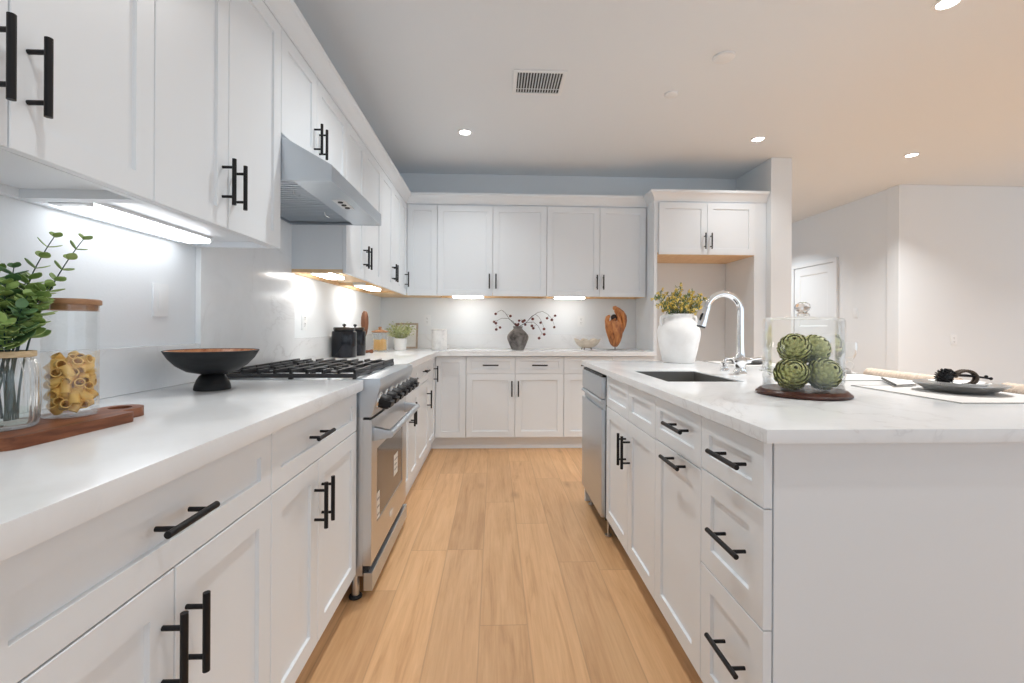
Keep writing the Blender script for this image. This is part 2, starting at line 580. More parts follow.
def door_slab(mb, x0, x1, z0, z1, y0=0.0, t=0.02, fr=0.057, rec=0.008, ins=0.002, panels=None):
    """shaker door: front plane y0, facing -y; frame of width fr around a flat panel set back by rec"""
    bm = mb.bm
    c = 0.0015

    def ring(xa, xb, za, zb, y):
        return [bm.verts.new((xa, y, za)), bm.verts.new((xb, y, za)), bm.verts.new((xb, y, zb)), bm.verts.new((xa, y, zb))]

    def loop(A, B):
        for i in range(4):
            j = (i + 1) % 4
            bm.faces.new((A[i], A[j], B[j], B[i]))
    back = ring(x0, x1, z0, z1, y0 + t)
    side = ring(x0, x1, z0, z1, y0 + c)
    out = ring(x0 + c, x1 - c, z0 + c, z1 - c, y0)
    inn = ring(x0 + fr, x1 - fr, z0 + fr, z1 - fr, y0)
    inr = ring(x0 + fr + ins, x1 - fr - ins, z0 + fr + ins, z1 - fr - ins, y0 + rec)
    bm.faces.new(back[::-1])
    loop(back, side)
    loop(side, out)
    loop(out, inn)
    loop(inn, inr)
    bm.faces.new(inr)


# hall door (faces -x in the hall wall)
dt = thing('door_1', None, None, (4.50, 6.632, 0), -PI / 2)
dt['kind'] = 'structure'
mb = MB()
door_slab(mb, 0.0, 0.78, 1.06, 2.02, -0.016, 0.0155, 0.11, 0.010, 0.016)
door_slab(mb, 0.0, 0.78, 0.01, 1.06, -0.016, 0.0155, 0.11, 0.010, 0.016)
mb.build('door_leaf', M['trim'], dt, False)
mb = MB()
mb.box(-0.066, -0.006, -0.028, -0.0003, 0.0, 2.08, 0.003)
mb.box(0.786, 0.846, -0.028, -0.0003, 0.0, 2.08, 0.003)
mb.box(-0.006, 0.786, -0.028, -0.0003, 2.026, 2.08, 0.003)
mb.build('door_casing', M['trim'], dt, False)
mb = MB()
mb.lathe([(0, 0), (0.028, 0), (0.026, 0.008), (0.011, 0.012), (0.011, 0.03), (0.026, 0.042), (0.028, 0.055), (0.018, 0.066), (0, 0.068)],
         (0.72, -0.0162, 0.95), 24, (0, -1, 0))
mb.build('door_knob', M['chrome'], dt)

# ------------------------------------------------------------------ cabinets
G = 0.0016      # half gap between fronts


def pull(parent, x, z, vert=True, L=0.144, y=0.0):
    """black bar pull standing off the front (facing -y)"""
    mb = MB()
    r = 0.0063
    off = 0.036
    h = L / 2
    sp = L * 0.32
    if vert:
        mb.cyl((x, y - off, z - h), (x, y - off, z + h), r, seg=16)
        for s in (-1, 1):
            mb.cyl((x, y, z + s * sp), (x, y - off, z + s * sp), 0.0045, seg=12)
    else:
        mb.cyl((x - h, y - off, z), (x + h, y - off, z), r, seg=16)
        for s in (-1, 1):
            mb.cyl((x + s * sp, y, z), (x + s * sp, y - off, z), 0.0045, seg=12)
    return mb.build('handle', M['black'], parent)


def front(parent, kind, x0, x1, z0, z1, fr=0.057, handle=None):
    mb = MB()
    door_slab(mb, x0 + G, x1 - G, z0 + G, z1 - G, 0.0, 0.02, fr)
    o = mb.build(kind, M['cab'], parent, False)
    if handle:
        pull(o, *handle)
    return o


def base_cabinet(label, loc, rz, w, fronts, depth=0.60, z0=0.115, top=0.869, inset=0.0):
    t = thing('base_cabinet', label, 'cabinet', loc, rz)
    mb = MB()
    # open-topped box: sides, bottom, back, face rails
    y0, y1 = 0.0212, depth
    mb.box(0.0005, 0.018, y0, y1, z0, top)
    mb.box(w - 0.018, w - 0.0005 - inset, y0, y1, z0, top)
    mb.box(0.018, w - 0.018, y0, y1, z0, z0 + 0.018)
    mb.box(0.018, w - 0.018, y1 - 0.012, y1, z0 + 0.018, top)
    mb.box(0.018, w - 0.018, y0, y0 + 0.02, z0 + 0.018, top)
    mb.build('carcass', M['cab'], t, False)
    for f in fronts:
        front(t, *f)
    return t


DZ = 0.706      # drawer / door division
TZ, BZ = 0.867, 0.117


def pair_fronts(w, sp, handles=True, dz=DZ, top=TZ):
    hz = dz - 0.135
    return [('door', 0, sp, BZ, dz, 0.057, (sp - 0.03, hz) if handles else None),
            ('door', sp, w, BZ, dz, 0.057, (sp + 0.03, hz) if handles else None)]


LX = -0.5604
LXF = -0.540
# left run (local x -> world +Y, front faces +X)
base_cabinet('white base cabinet nearest on the left, wide drawer over two doors, below the cutting board', (LX, 0.497, 0), PI / 2, 0.675,
             [('drawer_front', 0, 0.675, DZ, TZ, 0.05, (0.3225, 0.793, False, 0.130))] + pair_fronts(0.675, 0.328))
base_cabinet('white base cabinet with drawer and two doors, right before the range', (LX, 1.172, 0), PI / 2, 0.712,
             [('drawer_front', 0, 0.712, DZ, TZ, 0.05, (0.28, 0.793, False, 0.130))] + pair_fronts(0.712, 0.308))
base_cabinet('white base cabinet just past the range on the left run', (LXF, 2.656, 0), PI / 2, 0.604,
             [('drawer_front', 0, 0.604, DZ, TZ, 0.05, (0.30, 0.793, False))] + pair_fronts(0.604, 0.302))
base_cabinet('narrow white drawer and door cabinet between the range and the corner', (LXF, 3.262, 0), PI / 2, 0.518,
             [('drawer_front', 0, 0.518, DZ, TZ, 0.05, (0.26, 0.795, False)), ('door', 0, 0.518, BZ, DZ, 0.057, (0.435, 0.55))])

# corner base cabinet: two leaves meeting in the inner corner
t = thing('corner_base_cabinet', 'white corner base cabinet with two full height leaves at the far left inner corner', 'cabinet', (0, 0, 0), 0)
mb = MB()
mb.prism([(-1.165, 3.7815), (LXF - 0.0212, 3.7815), (LXF - 0.0212, 4.2212), (-0.259, 4.2212), (-0.259, 4.77), (-1.165, 4.77)], 0.115, 0.869, 'z')
mb.build('carcass', M['cab'], t, False)
lf = MB()
door_slab(lf, 0.0016, 0.414, BZ, TZ)
leaf1 = lf.build('door', M['cab'], t, False)
leaf1.location = (LXF, 3.782, 0)
leaf1.rotation_euler = (0, 0, PI / 2)
pull(leaf1, 0.315, 0.715)
lf = MB()
door_slab(lf, LXF + 0.003, -0.2596, BZ, TZ)
leaf2 = lf.build('door', M['cab'], t, False)
leaf2.location = (0, 4.20, 0)

# back run (front faces -Y)
BY = 4.20


def two_drawer_pair(w, sp):
    return [('drawer_front', 0, sp, DZ, TZ, 0.042, (sp / 2, 0.787, False)), ('drawer_front', sp, w, DZ, TZ, 0.042, ((sp + w) / 2, 0.787, False))] + pair_fronts(w, sp)


base_cabinet('white back wall base cabinet with two drawers and two doors below the grey vase', (-0.257, BY, 0), 0, 0.904, two_drawer_pair(0.904, 0.451), 0.575)
base_cabinet('white back wall base cabinet partly hidden by the island, below the wood sculpture', (0.648, BY, 0), 0, 0.855, two_drawer_pair(0.855, 0.452), 0.575)

# island (local x -> world -Y, front faces -X)
IX = 0.600
IT = 0.880
base_cabinet('island three drawer cabinet at the near end', (IX, 1.294, 0), -PI / 2, 0.306,
             [('drawer_front', 0, 0.306, 0.729, IT, 0.045, (0.186, 0.808, False, 0.146)), ('drawer_front', 0, 0.306, 0.458, 0.729, 0.057, (0.186, 0.600, False, 0.146)),
              ('drawer_front', 0, 0.306, BZ, 0.458, 0.057, (0.186, 0.322, False, 0.146))], 0.60, top=IT + 0.002, inset=0.008)
base_cabinet('island pull out cabinet with one drawer, between the three drawer stack and the sink cabinet', (IX, 1.669, 0), -PI / 2, 0.375,
             [('drawer_front', 0, 0.375, 0.722, IT, 0.045, (0.24, 0.815, False)), ('door', 0, 0.375, BZ, 0.722, 0.057, (0.22, 0.698, False))], 0.60, top=IT + 0.002)
sink_cab = base_cabinet('island sink cabinet with two false drawer fronts and a pair of doors', (IX, 2.407, 0), -PI / 2, 0.738,
                        [('drawer_front', 0, 0.40, 0.717, IT, 0.045, None), ('drawer_front', 0.40, 0.738, 0.717, IT, 0.045, None)] + pair_fronts(0.738, 0.392, True, 0.717, IT), 0.60, top=IT + 0.002)
mb = MB()
mb.box(0.6235, 1.55, 0.988, 0.9955, 0.0, 0.883, 0.001)
tag(mb.build('island_end_panel', M['cab'], None, False), 'plain white panel closing the near end of the island', 'panel')
mb = MB()
mb.box(0.60, 1.55, 2.955, 2.98, 0.0, 0.883, 0.001)
tag(mb.build('island_far_panel', M['cab'], None, False), 'white panel closing the far end of the island beside the dishwasher', 'panel')
mb = MB()
mb.box(1.535, 1.5499, 0.996, 2.9545, 0.0, 0.883, 0.001)
tag(mb.build('island_back_panel', M['cab'], None, False), 'white panel along the stool side of the island', 'panel')

# toe kicks
tag(MB().box(-0.665, -0.647, 0.50, 1.884, 0.0, 0.114).build('toe_kick', M['cab'], None, False), 'toe kick under the near left cabinets before the range', 'toe kick')
mb = MB()
mb.prism([(-0.60, 2.66), (-0.582, 2.66), (-0.582, 4.27), (1.50, 4.27), (1.50, 4.288), (-0.60, 4.288)], 0.0, 0.114, 'z')
tag(mb.build('toe_kick', M['cab'], None, False), 'white toe kick along the back wall and beyond the range', 'toe kick')
tag(MB().box(0.690, 0.708, 0.998, 2.40, 0.0, 0.114).build('toe_kick', M['cab'], None, False), 'toe kick under the island cabinets', 'toe kick')

# ------------------------------------------------------------------ worktops and backsplash
CT, CB = 0.914, 0.872
mb = MB()
mb.box(WX + 0.002, -0.5347, 0.485, 1.888, CB, CT, 0.003)
tag(mb.build('countertop', M['quartz'], None), 'white quartz countertop on the left, before the range', 'countertop')
mb = MB()
mb.prism([(WX + 0.002, 2.654), (-0.513, 2.654), (-0.513, 4.169), (1.503, 4.169), (1.503, WY - 0.002), (WX + 0.002, WY - 0.002)], CB, CT, 'z', 0.003)
tag(mb.build('countertop', M['quartz'], None), 'white quartz countertop turning the corner along the back wall', 'countertop')

SX0, SX1, SY0, SY1 = 0.711, 1.03, 1.83, 2.305


def slab_with_hole(x0, x1, y0, y1, z0, z1, hx0, hx1, hy0, hy1):
    mb = MB()
    bm = mb.bm
    O = [(x0, y0), (x1, y0), (x1, y1), (x0, y1)]
    H = [(hx0, hy0), (hx1, hy0), (hx1, hy1), (hx0, hy1)]
    T = [bm.verts.new((*p, z1)) for p in O]
    TH = [bm.verts.new((*p, z1)) for p in H]
    B = [bm.verts.new((*p, z0)) for p in O]
    BH = [bm.verts.new((*p, z0)) for p in H]
    for i in range(4):
        j = (i + 1) % 4
        bm.faces.new((T[i], T[j], TH[j], TH[i]))
        bm.faces.new((B[i], BH[i], BH[j], B[j]))
        bm.faces.new((T[i], B[i], B[j], T[j]))
        bm.faces.new((TH[i], TH[j], BH[j], BH[i]))
    es = [e for e in bm.edges if all(abs(v.co.z - z1) < 1e-6 for v in e.verts) and (all(v in T for v in e.verts) or all(v in TH for v in e.verts))]
    es += [e for e in bm.edges if (e.verts[0] in T and e.verts[1] in B) or (e.verts[1] in T and e.verts[0] in B)]
    bmesh.ops.bevel(bm, geom=es, offset=0.003, segments=2, affect='EDGES', profile=0.7)
    return mb


island_top = slab_with_hole(0.586, 1.785, 0.955, 3.02, 0.884, CT, SX0, SX1, SY0, SY1)
tag(island_top.build('countertop', M['quartz'], None), 'white quartz island worktop with the sink cut into it', 'countertop')

# backsplash strips and the full-height slab behind the range
tag(MB().box(WX + 0.001, WX + 0.02, 0.485, 1.842, CT + 0.0005, 1.062, 0.001).build('backsplash_strip', M['quartz'], None, False),
    'low quartz backsplash strip on the left wall behind the cutting board', 'backsplash')
tag(MB().box(WX + 0.001, WX + 0.022, 1.843, 2.688, CT + 0.0005, 1.715, 0.001).build('backsplash_slab', M['quartz'], None, False),
    'tall veined quartz slab behind the range, up to the hood', 'backsplash')
mb = MB()
mb.prism([(WX + 0.001, 2.689), (WX + 0.02, 2.689), (WX + 0.02, WY - 0.02), (1.503, WY - 0.02), (1.503, WY - 0.001), (WX + 0.001, WY - 0.001)], CT + 0.0005, 1.062, 'z')
tag(mb.build('backsplash_strip', M['quartz'], None, False), 'low quartz backsplash strip along the back wall and far left corner', 'backsplash')

# ------------------------------------------------------------------ wall cabinets
UZ0, UZ1 = 1.44, 2.322


def upper_cabinet(label, loc, rz, w, splits, z0=UZ0, z1=UZ1, depth=0.326, hz=None, handles='pair', wood=True, group=None, name='wall_cabinet', end=None):
    t = thing(name, label, 'cabinet', loc, rz, group)
    mb = MB()
    y0 = 0.0212
    zb = z0 + 0.001
    mb.box(0.0005, 0.017, y0, depth, zb + 0.02, z1 + 0.012)
    mb.box(w - 0.017, w - 0.0005, y0, depth, zb + 0.02, z1 + 0.012)
    mb.box(0.017, w - 0.017, y0, depth, z1 - 0.006, z1 + 0.012)
    mb.box(0.017, w - 0.017, depth - 0.01, depth, zb + 0.04, z1 - 0.006)
    mb.box(0.017, w - 0.017, y0, y0 + 0.02, zb + 0.04, z1 - 0.006)
    mb.build('carcass', M['cab'], t, False)
    mb = MB()
    mb.box(0.0005, 0.017, y0, depth, zb, zb + 0.02)
    mb.box(w - 0.017, w - 0.0005, y0, depth, zb, zb + 0.02)
    mb.box(0.017, w - 0.017, y0, y0 + 0.018, zb, zb + 0.022)
    mb.box(0.017, w - 0.017, depth - 0.018, depth, zb, zb + 0.022)
    mb.box(0.017, w - 0.017, y0 + 0.018, depth - 0.018, zb + 0.022, zb + 0.036)
    mb.build('bottom_panel', M['maple'] if wood else M['cab'], t, False, label='unpainted maple underside' if wood else None)
    hz = (z0 + 0.142) if hz is None else hz
    xs = [0] + splits + [w]
    n = len(xs) - 1
    for i in range(n):
        if handles == 'pair':
            hx = xs[i + 1] - 0.032 if i == 0 else xs[i] + 0.032
        elif handles == 'right':
            hx = xs[i + 1] - 0.05
        else:
            hx = None
        front(t, 'door', xs[i], xs[i + 1], z0, z1, 0.057, (hx, hz) if hx is not None else None)
    return t


UX = -0.85
upper_cabinet('white two door wall cabinet nearest on the left, above the plant', (UX, 0.50, 0), PI / 2, 0.671, [0.330], wood=False)
upper_cabinet('white two door wall cabinet between the nearest one and the hood', (UX, 1.171, 0), PI / 2, 0.672, [0.316], wood=False)
upper_cabinet('short white wall cabinet above the range hood', (UX, 1.8435, 0), PI / 2, 0.80, [0.362], 1.902, hz=2.012)
upper_cabinet('white two door wall cabinet just past the hood', (UX, 2.645, 0), PI / 2, 0.81, [0.372])
upper_cabinet('white two door wall cabinet on the left wall next to the corner', (UX, 3.4555, 0), PI / 2, 0.725, [0.385])

t = thing('corner_wall_cabinet', 'white corner wall cabinet with two narrow leaves at the far left', 'cabinet', (0, 0, 0), 0)
mb = MB()
poly = [(-1.17, 4.1815), (UX - 0.0212, 4.1815), (UX - 0.0212, 4.4712), (-0.559, 4.4712), (-0.559, 4.78), (-1.17, 4.78)]
mb.prism(poly, UZ0 + 0.022, UZ1 + 0.012, 'z')
mb.build('carcass', M['cab'], t, False)
mb = MB()
mb.prism(poly, UZ0 + 0.001, UZ0 + 0.0218, 'z')
mb.build('bottom_panel', M['maple'], t, False, label='unpainted maple underside')
mb = MB()
door_slab(mb, 0.0016, 0.2665, UZ0 + G, UZ1 - G)
lf = mb.build('door', M['cab'], t, False)
lf.location = (UX, 4.181, 0)
lf.rotation_euler = (0, 0, PI / 2)
pull(lf, 0.165, 1.585)
mb = MB()
door_slab(mb, UX + 0.003, -0.5596, UZ0 + G, UZ1 - G)
lf = mb.build('door', M['cab'], t, False)
lf.location = (0, 4.45, 0)

UY = 4.45
upper_cabinet('white two door wall cabinet on the back wall above the grey vase', (-0.558, UY, 0), 0, 1.07, [0.54])
upper_cabinet('white two door wall cabinet on the back wall above the wood sculpture', (0.5125, UY, 0), 0, 0.985, [0.525])

# fridge enclosure
fe = thing('fridge_enclosure', 'white tall fridge surround with an empty alcove at the right end of the back wall', 'cabinet', (0, 0, 0), 0)
MB().box(1.505, 1.537, 4.245, 4.785, 0.0, 2.334, 0.001).build('side_panel', M['cab'], fe, False)
MB().box(2.474, 2.588, 4.245, 4.785, 0.0, 2.334, 0.001).build('side_panel', M['cab'], fe, False)
mb = MB()
mb.box(1.5375, 2.4735, 4.246, 4.785, 1.85, 2.334)
mb.build('top_box', M['cab'], fe, False)
mb = MB()
mb.box(1.5375, 2.4735, 4.246, 4.785, 1.828, 1.8495)
mb.build('bottom_panel', M['maple'], fe, False, label='unpainted maple underside')
for (a, b, hx) in ((1.545, 2.008, 1.978), (2.008, 2.468, 2.038)):
    mb = MB()
    door_slab(mb, a + G, b - G, 1.832, 2.320, 4.225, 0.02)
    d = mb.build('door', M['cab'], fe, False)
    pull(d, hx, 1.955, True, 0.15, 4.225)


def sweep_right(path, prof):
    """prof (offset to the right of travel, z) mitred along a polyline in plan"""
    mb = MB()
    bm = mb.bm
    P = [Vector(p) for p in path]
    dirs = [(b - a).normalized() for a, b in zip(P, P[1:])]
    rings = []
    for i, p in enumerate(P):
        ds = ([dirs[i - 1]] if i > 0 else []) + ([dirs[i]] if i < len(dirs) else [])
        ns = [Vector((d.y, -d.x)) for d in ds]
        ring = []
        for o, z in prof:
            if len(ns) == 1:
                q = p + ns[0] * o
            else:
                m = ns[0] + ns[1]
                q = p + m * (o / (1 + ns[0].dot(ns[1])))
            ring.append(bm.verts.new((q.x, q.y, z)))
        rings.append(ring)
    n = len(prof)
    for A, B in zip(rings, rings[1:]):
        for k in range(n):
            j = (k + 1) % n
            bm.faces.new((A[k], A[j], B[j], B[k]))
    bm.faces.new(rings[0])
    bm.faces.new(rings[-1][::-1])
    return mb


crown_prof = [(-0.02, 2.3345), (0.004, 2.3345), (0.007, 2.345), (0.014, 2.352), (0.022, 2.372), (0.042, 2.398), (0.052, 2.405), (0.055, 2.413), (0.055, 2.43), (-0.02, 2.43)]
mb = sweep_right([(-0.86, 0.50), (-0.86, 4.46), (1.512, 4.46), (1.512, 4.24), (2.588, 4.24)], crown_prof)
tag(mb.build('crown_molding', M['cab'], None, True, 25), 'white crown molding running along the tops of all wall cabinets', 'molding')

# ------------------------------------------------------------------ range (local x -> +Y, front faces +X)
RW = 0.745
rg = thing('range', 'stainless steel gas range with black grates set into the left run', 'stove', (-0.505, 1.8995, 0), PI / 2)
mb = MB()
mb.box(0.004, RW - 0.004, 0.035, 0.635, 0.10, 0.902)
mb.build('body', M['steel'], rg, False)
mb = MB()
mb.prism([(-0.036, 0.918), (0.065, 0.918), (0.065, 0.757), (0.0, 0.757), (-0.036, 0.885)], 0.0, RW, 'x', 0.005)
mb.build('control_panel', M['steel_x'], rg, True)
mb = MB()
mb.box(0.0, RW, 0.066, 0.64, 0.9025, 0.912, 0.002)
mb.box(0.0, RW, 0.61, 0.64, 0.912, 0.935, 0.002)
mb.build('cooktop', M['steel_x'], rg, True)
# knobs on the sloping face
nface = Vector((0, -0.128, -0.036)).normalized()
nface = Vector((0, -0.9627, -0.2707))
for k in range(7):
    x = 0.048 + k * (RW - 0.10) / 6
    c = Vector((x, -0.018, 0.822))
    mb = MB()
    mb.lathe([(0, -0.004), (0.036, -0.004), (0.036, 0.004), (0.031, 0.008), (0, 0.008)], c, 28, nface)
    kb = MB()
    kb.lathe([(0, 0.008), (0.029, 0.008), (0.030, 0.022), (0.0285, 0.044), (0.025, 0.049), (0, 0.049)], c, 24, nface)
    q = Vector((0, 0, 1)).rotation_difference(nface)
    g = bmesh.ops.create_cube(kb.bm, size=1)
    for v in g['verts']:
        v.co = c + q @ Vector((v.co.x * 0.062, v.co.y * 0.024, 0.043 + v.co.z * 0.034))
    ko = kb.build('knob', M['black'], rg)
    mb.build('bezel', M['chrome'], ko)
mb = MB()
mb.box(0.012, RW - 0.012, 0.012, 0.034, 0.1145, 0.7565)  # near-black box puts the shade of the door gaps into colour
mb.build('gap_shade', M['darkgap'], rg, False)
# oven door: frame with a window
mb = MB()
X0, X1, Z0, Z1 = 0.004, RW - 0.004, 0.142, 0.746
wx0, wx1, wz0, wz1 = 0.095, RW - 0.10, 0.285, 0.605
for a in ((X0, wx0, Z0, Z1), (wx1, X1, Z0, Z1), (wx0, wx1, Z0, wz0), (wx0, wx1, wz1, Z1)):
    mb.box(a[0], a[1], 0.0, 0.0115, a[2], a[3])
mb.box(X0, 0.0115, 0.0115, 0.0345, Z0, Z1)
mb.box(RW - 0.0115, X1, 0.0115, 0.0345, Z0, Z1)
od = mb.build('oven_door', M['steel'], rg, False)
mb = MB()
mb.box(wx0, wx1, 0.003, 0.0112, wz0, wz1)
win = mb.build('window', M['oven_glass'], od, False, label='dark oven window glass')
mb = MB()
mb.box(0.44, 0.53, 0.0018, 0.0029, 0.37, 0.475)
st = mb.build('sticker', M['paper'], win, False, label='white paper sticker')
mb = MB()
for i, (u0, u1) in enumerate(((0.45, 0.52), (0.45, 0.50), (0.45, 0.515))):
    mb.box(u0, u1, 0.0010, 0.0017, 0.447 - i * 0.025, 0.452 - i * 0.025)
mb.build('print_lines', M['ink'], st, False)
mb = MB()
mb.box(0.105, 0.15, 0.0018, 0.0029, 0.29, 0.405)
st = mb.build('sticker', M['paper'], win, False, label='speckled cream sticker')
mb = MB()
for i in range(9):
    a = 0.108 + 0.013 * (i % 3)
    z = 0.30 + 0.034 * (i // 3)
    mb.cyl((a + 0.006, 0.0012, z + 0.008), (a + 0.006, 0.0017, z + 0.008), 0.0052, seg=10)
mb.build('print_dots', M['ink'], st, False)
mb = MB()
mb.box(0.345, 0.40, -0.004, -0.0003, 0.205, 0.228, 0.0015)
mb.build('badge', M['paper'], od, False, label='small oblong badge')
mb = MB()
hy = -0.068
hz = 0.68
mb.cyl((0.03, hy, hz), (RW - 0.03, hy, hz), 0.0155, seg=24)
for x in (0.045, RW - 0.045):
    mb.prism([(-0.0003, hz - 0.028), (-0.0003, hz + 0.03), (hy, hz + 0.0145), (hy - 0.004, hz), (hy, hz - 0.0145)], x - 0.016, x + 0.016, 'x', 0.002)
mb.build('handle', M['steel_x'], od)
MB().box(0.002, RW - 0.002, -0.006, 0.03, 0.040, 0.114, 0.002).build('kick_plate', M['steel_x'], rg, False)
for x in (0.03, RW - 0.03):
    mb = MB()
    mb.cyl((x, 0.07, 0.012), (x, 0.07, 0.099), 0.016, seg=16)
    f = mb.build('foot', M['steel'], rg)
    mb = MB()
    mb.lathe([(0, 0), (0.026, 0), (0.028, 0.006), (0.022, 0.0118), (0, 0.0118)], (x, 0.07, 0), 24)
    mb.build('foot_pad', M['rubber'], f)
mb = MB()
mb.box(0.014, 0.046, 0.055, 0.085, 0.03, 0.0995)
# grates: three cast sections
gw = (RW - 0.03) / 3
for s in range(3):
    x0 = 0.015 + s * gw + 0.002
    x1 = x0 + gw - 0.004
    y0, y1 = 0.075, 0.60
    zt, bw = 0.952, 0.007
    mb = MB()

    def bar(xa, ya, xb, yb, z=zt, w=bw, h=0.014):
        mb.box(min(xa, xb) - w, max(xa, xb) + w, min(ya, yb) - w, max(ya, yb) + w, z - h, z, 0.002)
    zr = 0.936
    bar(x0 + bw, y0, x0 + bw, y1, zr, bw, 0.017)
    bar(x1 - bw, y0, x1 - bw, y1, zr, bw, 0.017)
    bar(x0 + bw, y0, x1 - bw, y0, zr, bw, 0.017)
    bar(x0 + bw, y1, x1 - bw, y1, zr, bw, 0.017)
    for yk in [y0 + (y1 - y0) * k / 8 for k in range(9)]:
        for xe in (x0 + bw, x1 - bw):
            mb.box(xe - 0.0055, xe + 0.0055, yk - 0.0055, yk + 0.0055, zr - 0.001, zt - 0.001, 0.0015)
    bar(x0 + bw, y0, x1 - bw, y0, zt, 0.0055)
    bar(x0 + bw, y1, x1 - bw, y1, zt, 0.0055)
    ym = (y0 + y1) / 2
    xm = (x0 + x1) / 2
    for k in range(1, 8):
        yk = y0 + (y1 - y0) * k / 8
        if k in (2, 6):
            bar(x0 + bw, yk, xm - 0.034, yk, zt, 0.0055)
            bar(x1 - bw, yk, xm + 0.034, yk, zt, 0.0055)
        else:
            bar(x0 + bw, yk, x1 - bw, yk, zt, 0.0055)
    for cy in (y0 + (y1 - y0) * 0.25, y0 + (y1 - y0) * 0.75):
        bar(xm, cy - 0.125, xm, cy - 0.034, zt - 0.001, 0.0055)
        bar(xm, cy + 0.125, xm, cy + 0.034, zt - 0.001, 0.0055)
    for (px, py) in ((x0 + bw, y0), (x1 - bw, y0), (x0 + bw, y1), (x1 - bw, y1), (x0 + bw, ym), (x1 - bw, ym)):
        mb.box(px - 0.008, px + 0.008, py - 0.008, py + 0.008, 0.9125, 0.934, 0.001)
    mb.build('grate', M['iron'], rg, True)
    for cy in (y0 + (y1 - y0) * 0.25, y0 + (y1 - y0) * 0.75):
        xm = (x0 + x1) / 2
        b = MB()
        b.lathe([(0, 0.9125), (0.052, 0.9125), (0.05, 0.919), (0.036, 0.922), (0.034, 0.930), (0, 0.930)], (xm, cy, 0), 28)
        bo = b.build('burner', M['steel'], rg)
        b = MB()
        b.lathe([(0, 0.9305), (0.033, 0.9305), (0.034, 0.935), (0.03, 0.939), (0, 0.940)], (xm, cy, 0), 28)
        b.build('burner_cap', M['iron'], bo)

# ------------------------------------------------------------------ hood
HW = 0.80
hd = thing('range_hood', 'stainless steel under cabinet range hood above the range', 'range hood', (-0.652, 1.844, 0), PI / 2)
mb = MB()
shell = [(0.0, 1.714), (0.0, 1.778), (0.212, 1.8985), (0.52, 1.8985), (0.52, 1.748), (0.155, 1.748), (0.155, 1.714)]
mb.prism(shell, 0.014, HW - 0.014, 'x')
side = [(0.0, 1.713), (0.0, 1.7785), (0.212, 1.899), (0.52, 1.899), (0.52, 1.713)]
mb.prism(side, 0.001, 0.0138, 'x')
mb.prism(side, HW - 0.0138, HW - 0.001, 'x')
mb.box(0.014, HW - 0.014, 0.505, 0.52, 1.713, 1.7475)
mb.build('hood_body', M['steel_x'], hd, False)
for s in range(2):
    xa = 0.03 + s * (HW - 0.06) / 2 + 0.003
    xb = xa + (HW - 0.06) / 2 - 0.006
    mb = MB()
    nb = 12
    for i in range(nb):
        x = xa + (xb - xa) * i / nb
        mb.box(x + 0.001, x + (xb - xa) / nb * 0.62, 0.162, 0.50, 1.724, 1.729, 0.002)
        mb.box(x + (xb - xa) / nb * 0.62, x + (xb - xa) / nb - 0.0005, 0.162, 0.50, 1.735, 1.738)
    fo = mb.build('baffle_filter', M['steel_x'], hd, True)
    mb = MB()
    xm = (xa + xb) / 2
    mb.tube([(xm - 0.03, 0.23, 1.726), (xm - 0.027, 0.23, 1.714), (xm + 0.027, 0.23, 1.714), (xm + 0.03, 0.23, 1.726)], 0.003, 8)
    mb.build('filter_pull', M['chrome'], fo)
mb = MB()
mb.box(0.27, 0.43, 0.04, 0.095, 1.7105, 1.7137, 0.001)
cp = mb.build('control_strip', M['plastic'], hd, False)
for i in range(3):
    mb = MB()
    x = 0.30 + i * 0.05
    mb.lathe([(0, 0), (0.012, 0), (0.011, 0.004), (0, 0.004)], (x, 0.065, 1.7103), 20, (0, 0, -1))
    mb.build('button', M['black'], cp)

# ------------------------------------------------------------------ dishwasher
dw = thing('dishwasher', 'stainless steel dishwasher at the far end of the island', 'dishwasher', (IX - 0.012, 2.95, 0), -PI / 2)
DWW = 0.538
mb = MB()
mb.box(0.004, DWW - 0.004, 0.012, 0.60, 0.10, 0.868)
mb.build('tub', M['darkgap'], dw, False)
mb = MB()
mb.box(0.002, DWW - 0.002, -0.012, 0.0115, 0.118, 0.693, 0.004)
mb.box(0.002, DWW - 0.002, -0.012, 0.0115, 0.752, 0.866, 0.004)
mb.box(0.002, DWW - 0.002, 0.004, 0.0115, 0.69, 0.755)
dd = mb.build('door', M['steel_x'], dw, True)
mb = MB()
mb.tube([(0.006, -0.006, 0.735), (DWW - 0.006, -0.006, 0.735)], 0.012, 14)
mb.build('handle', M['steel_x'], dd)
mb = MB()
mb.box(0.012, DWW - 0.012, -0.006, 0.0115, 0.8665, 0.878)
mb.build('control_strip', M['black'], dw, False)
MB().box(0.004, DWW - 0.004, 0.07, 0.085, 0.012, 0.10).build('kick_plate', M['black'], dw, False)
for x in (0.05, DWW - 0.05):
    mb = MB()
    mb.cyl((x, 0.04, 0.008), (x, 0.04, 0.0995), 0.007, seg=12)
    mb.lathe([(0, 0), (0.018, 0), (0.018, 0.006), (0, 0.008)], (x, 0.04, 0), 18)
    mb.build('foot', M['steel'], dw)

# ------------------------------------------------------------------ sink, faucet, soap pump
sk = thing('sink', 'undermount stainless sink set in the island worktop', 'sink', ((SX0 + SX1) / 2, (SY0 + SY1) / 2, 0), 0)
hx, hy = (SX1 - SX0) / 2 - 0.004, (SY1 - SY0) / 2 - 0.004
mb = MB()
bm = mb.bm


def rrect(ax, ay, r, z, n=6):
    pts = []
    for (cx, cy, a0) in ((ax - r, ay - r, 0), (-ax + r, ay - r, PI / 2), (-ax + r, -ay + r, PI), (ax - r, -ay + r, 1.5 * PI)):
        for k in range(n + 1):
            a = a0 + k / n * PI / 2
            pts.append((cx + r * math.cos(a), cy + r * math.sin(a), z))
    return pts


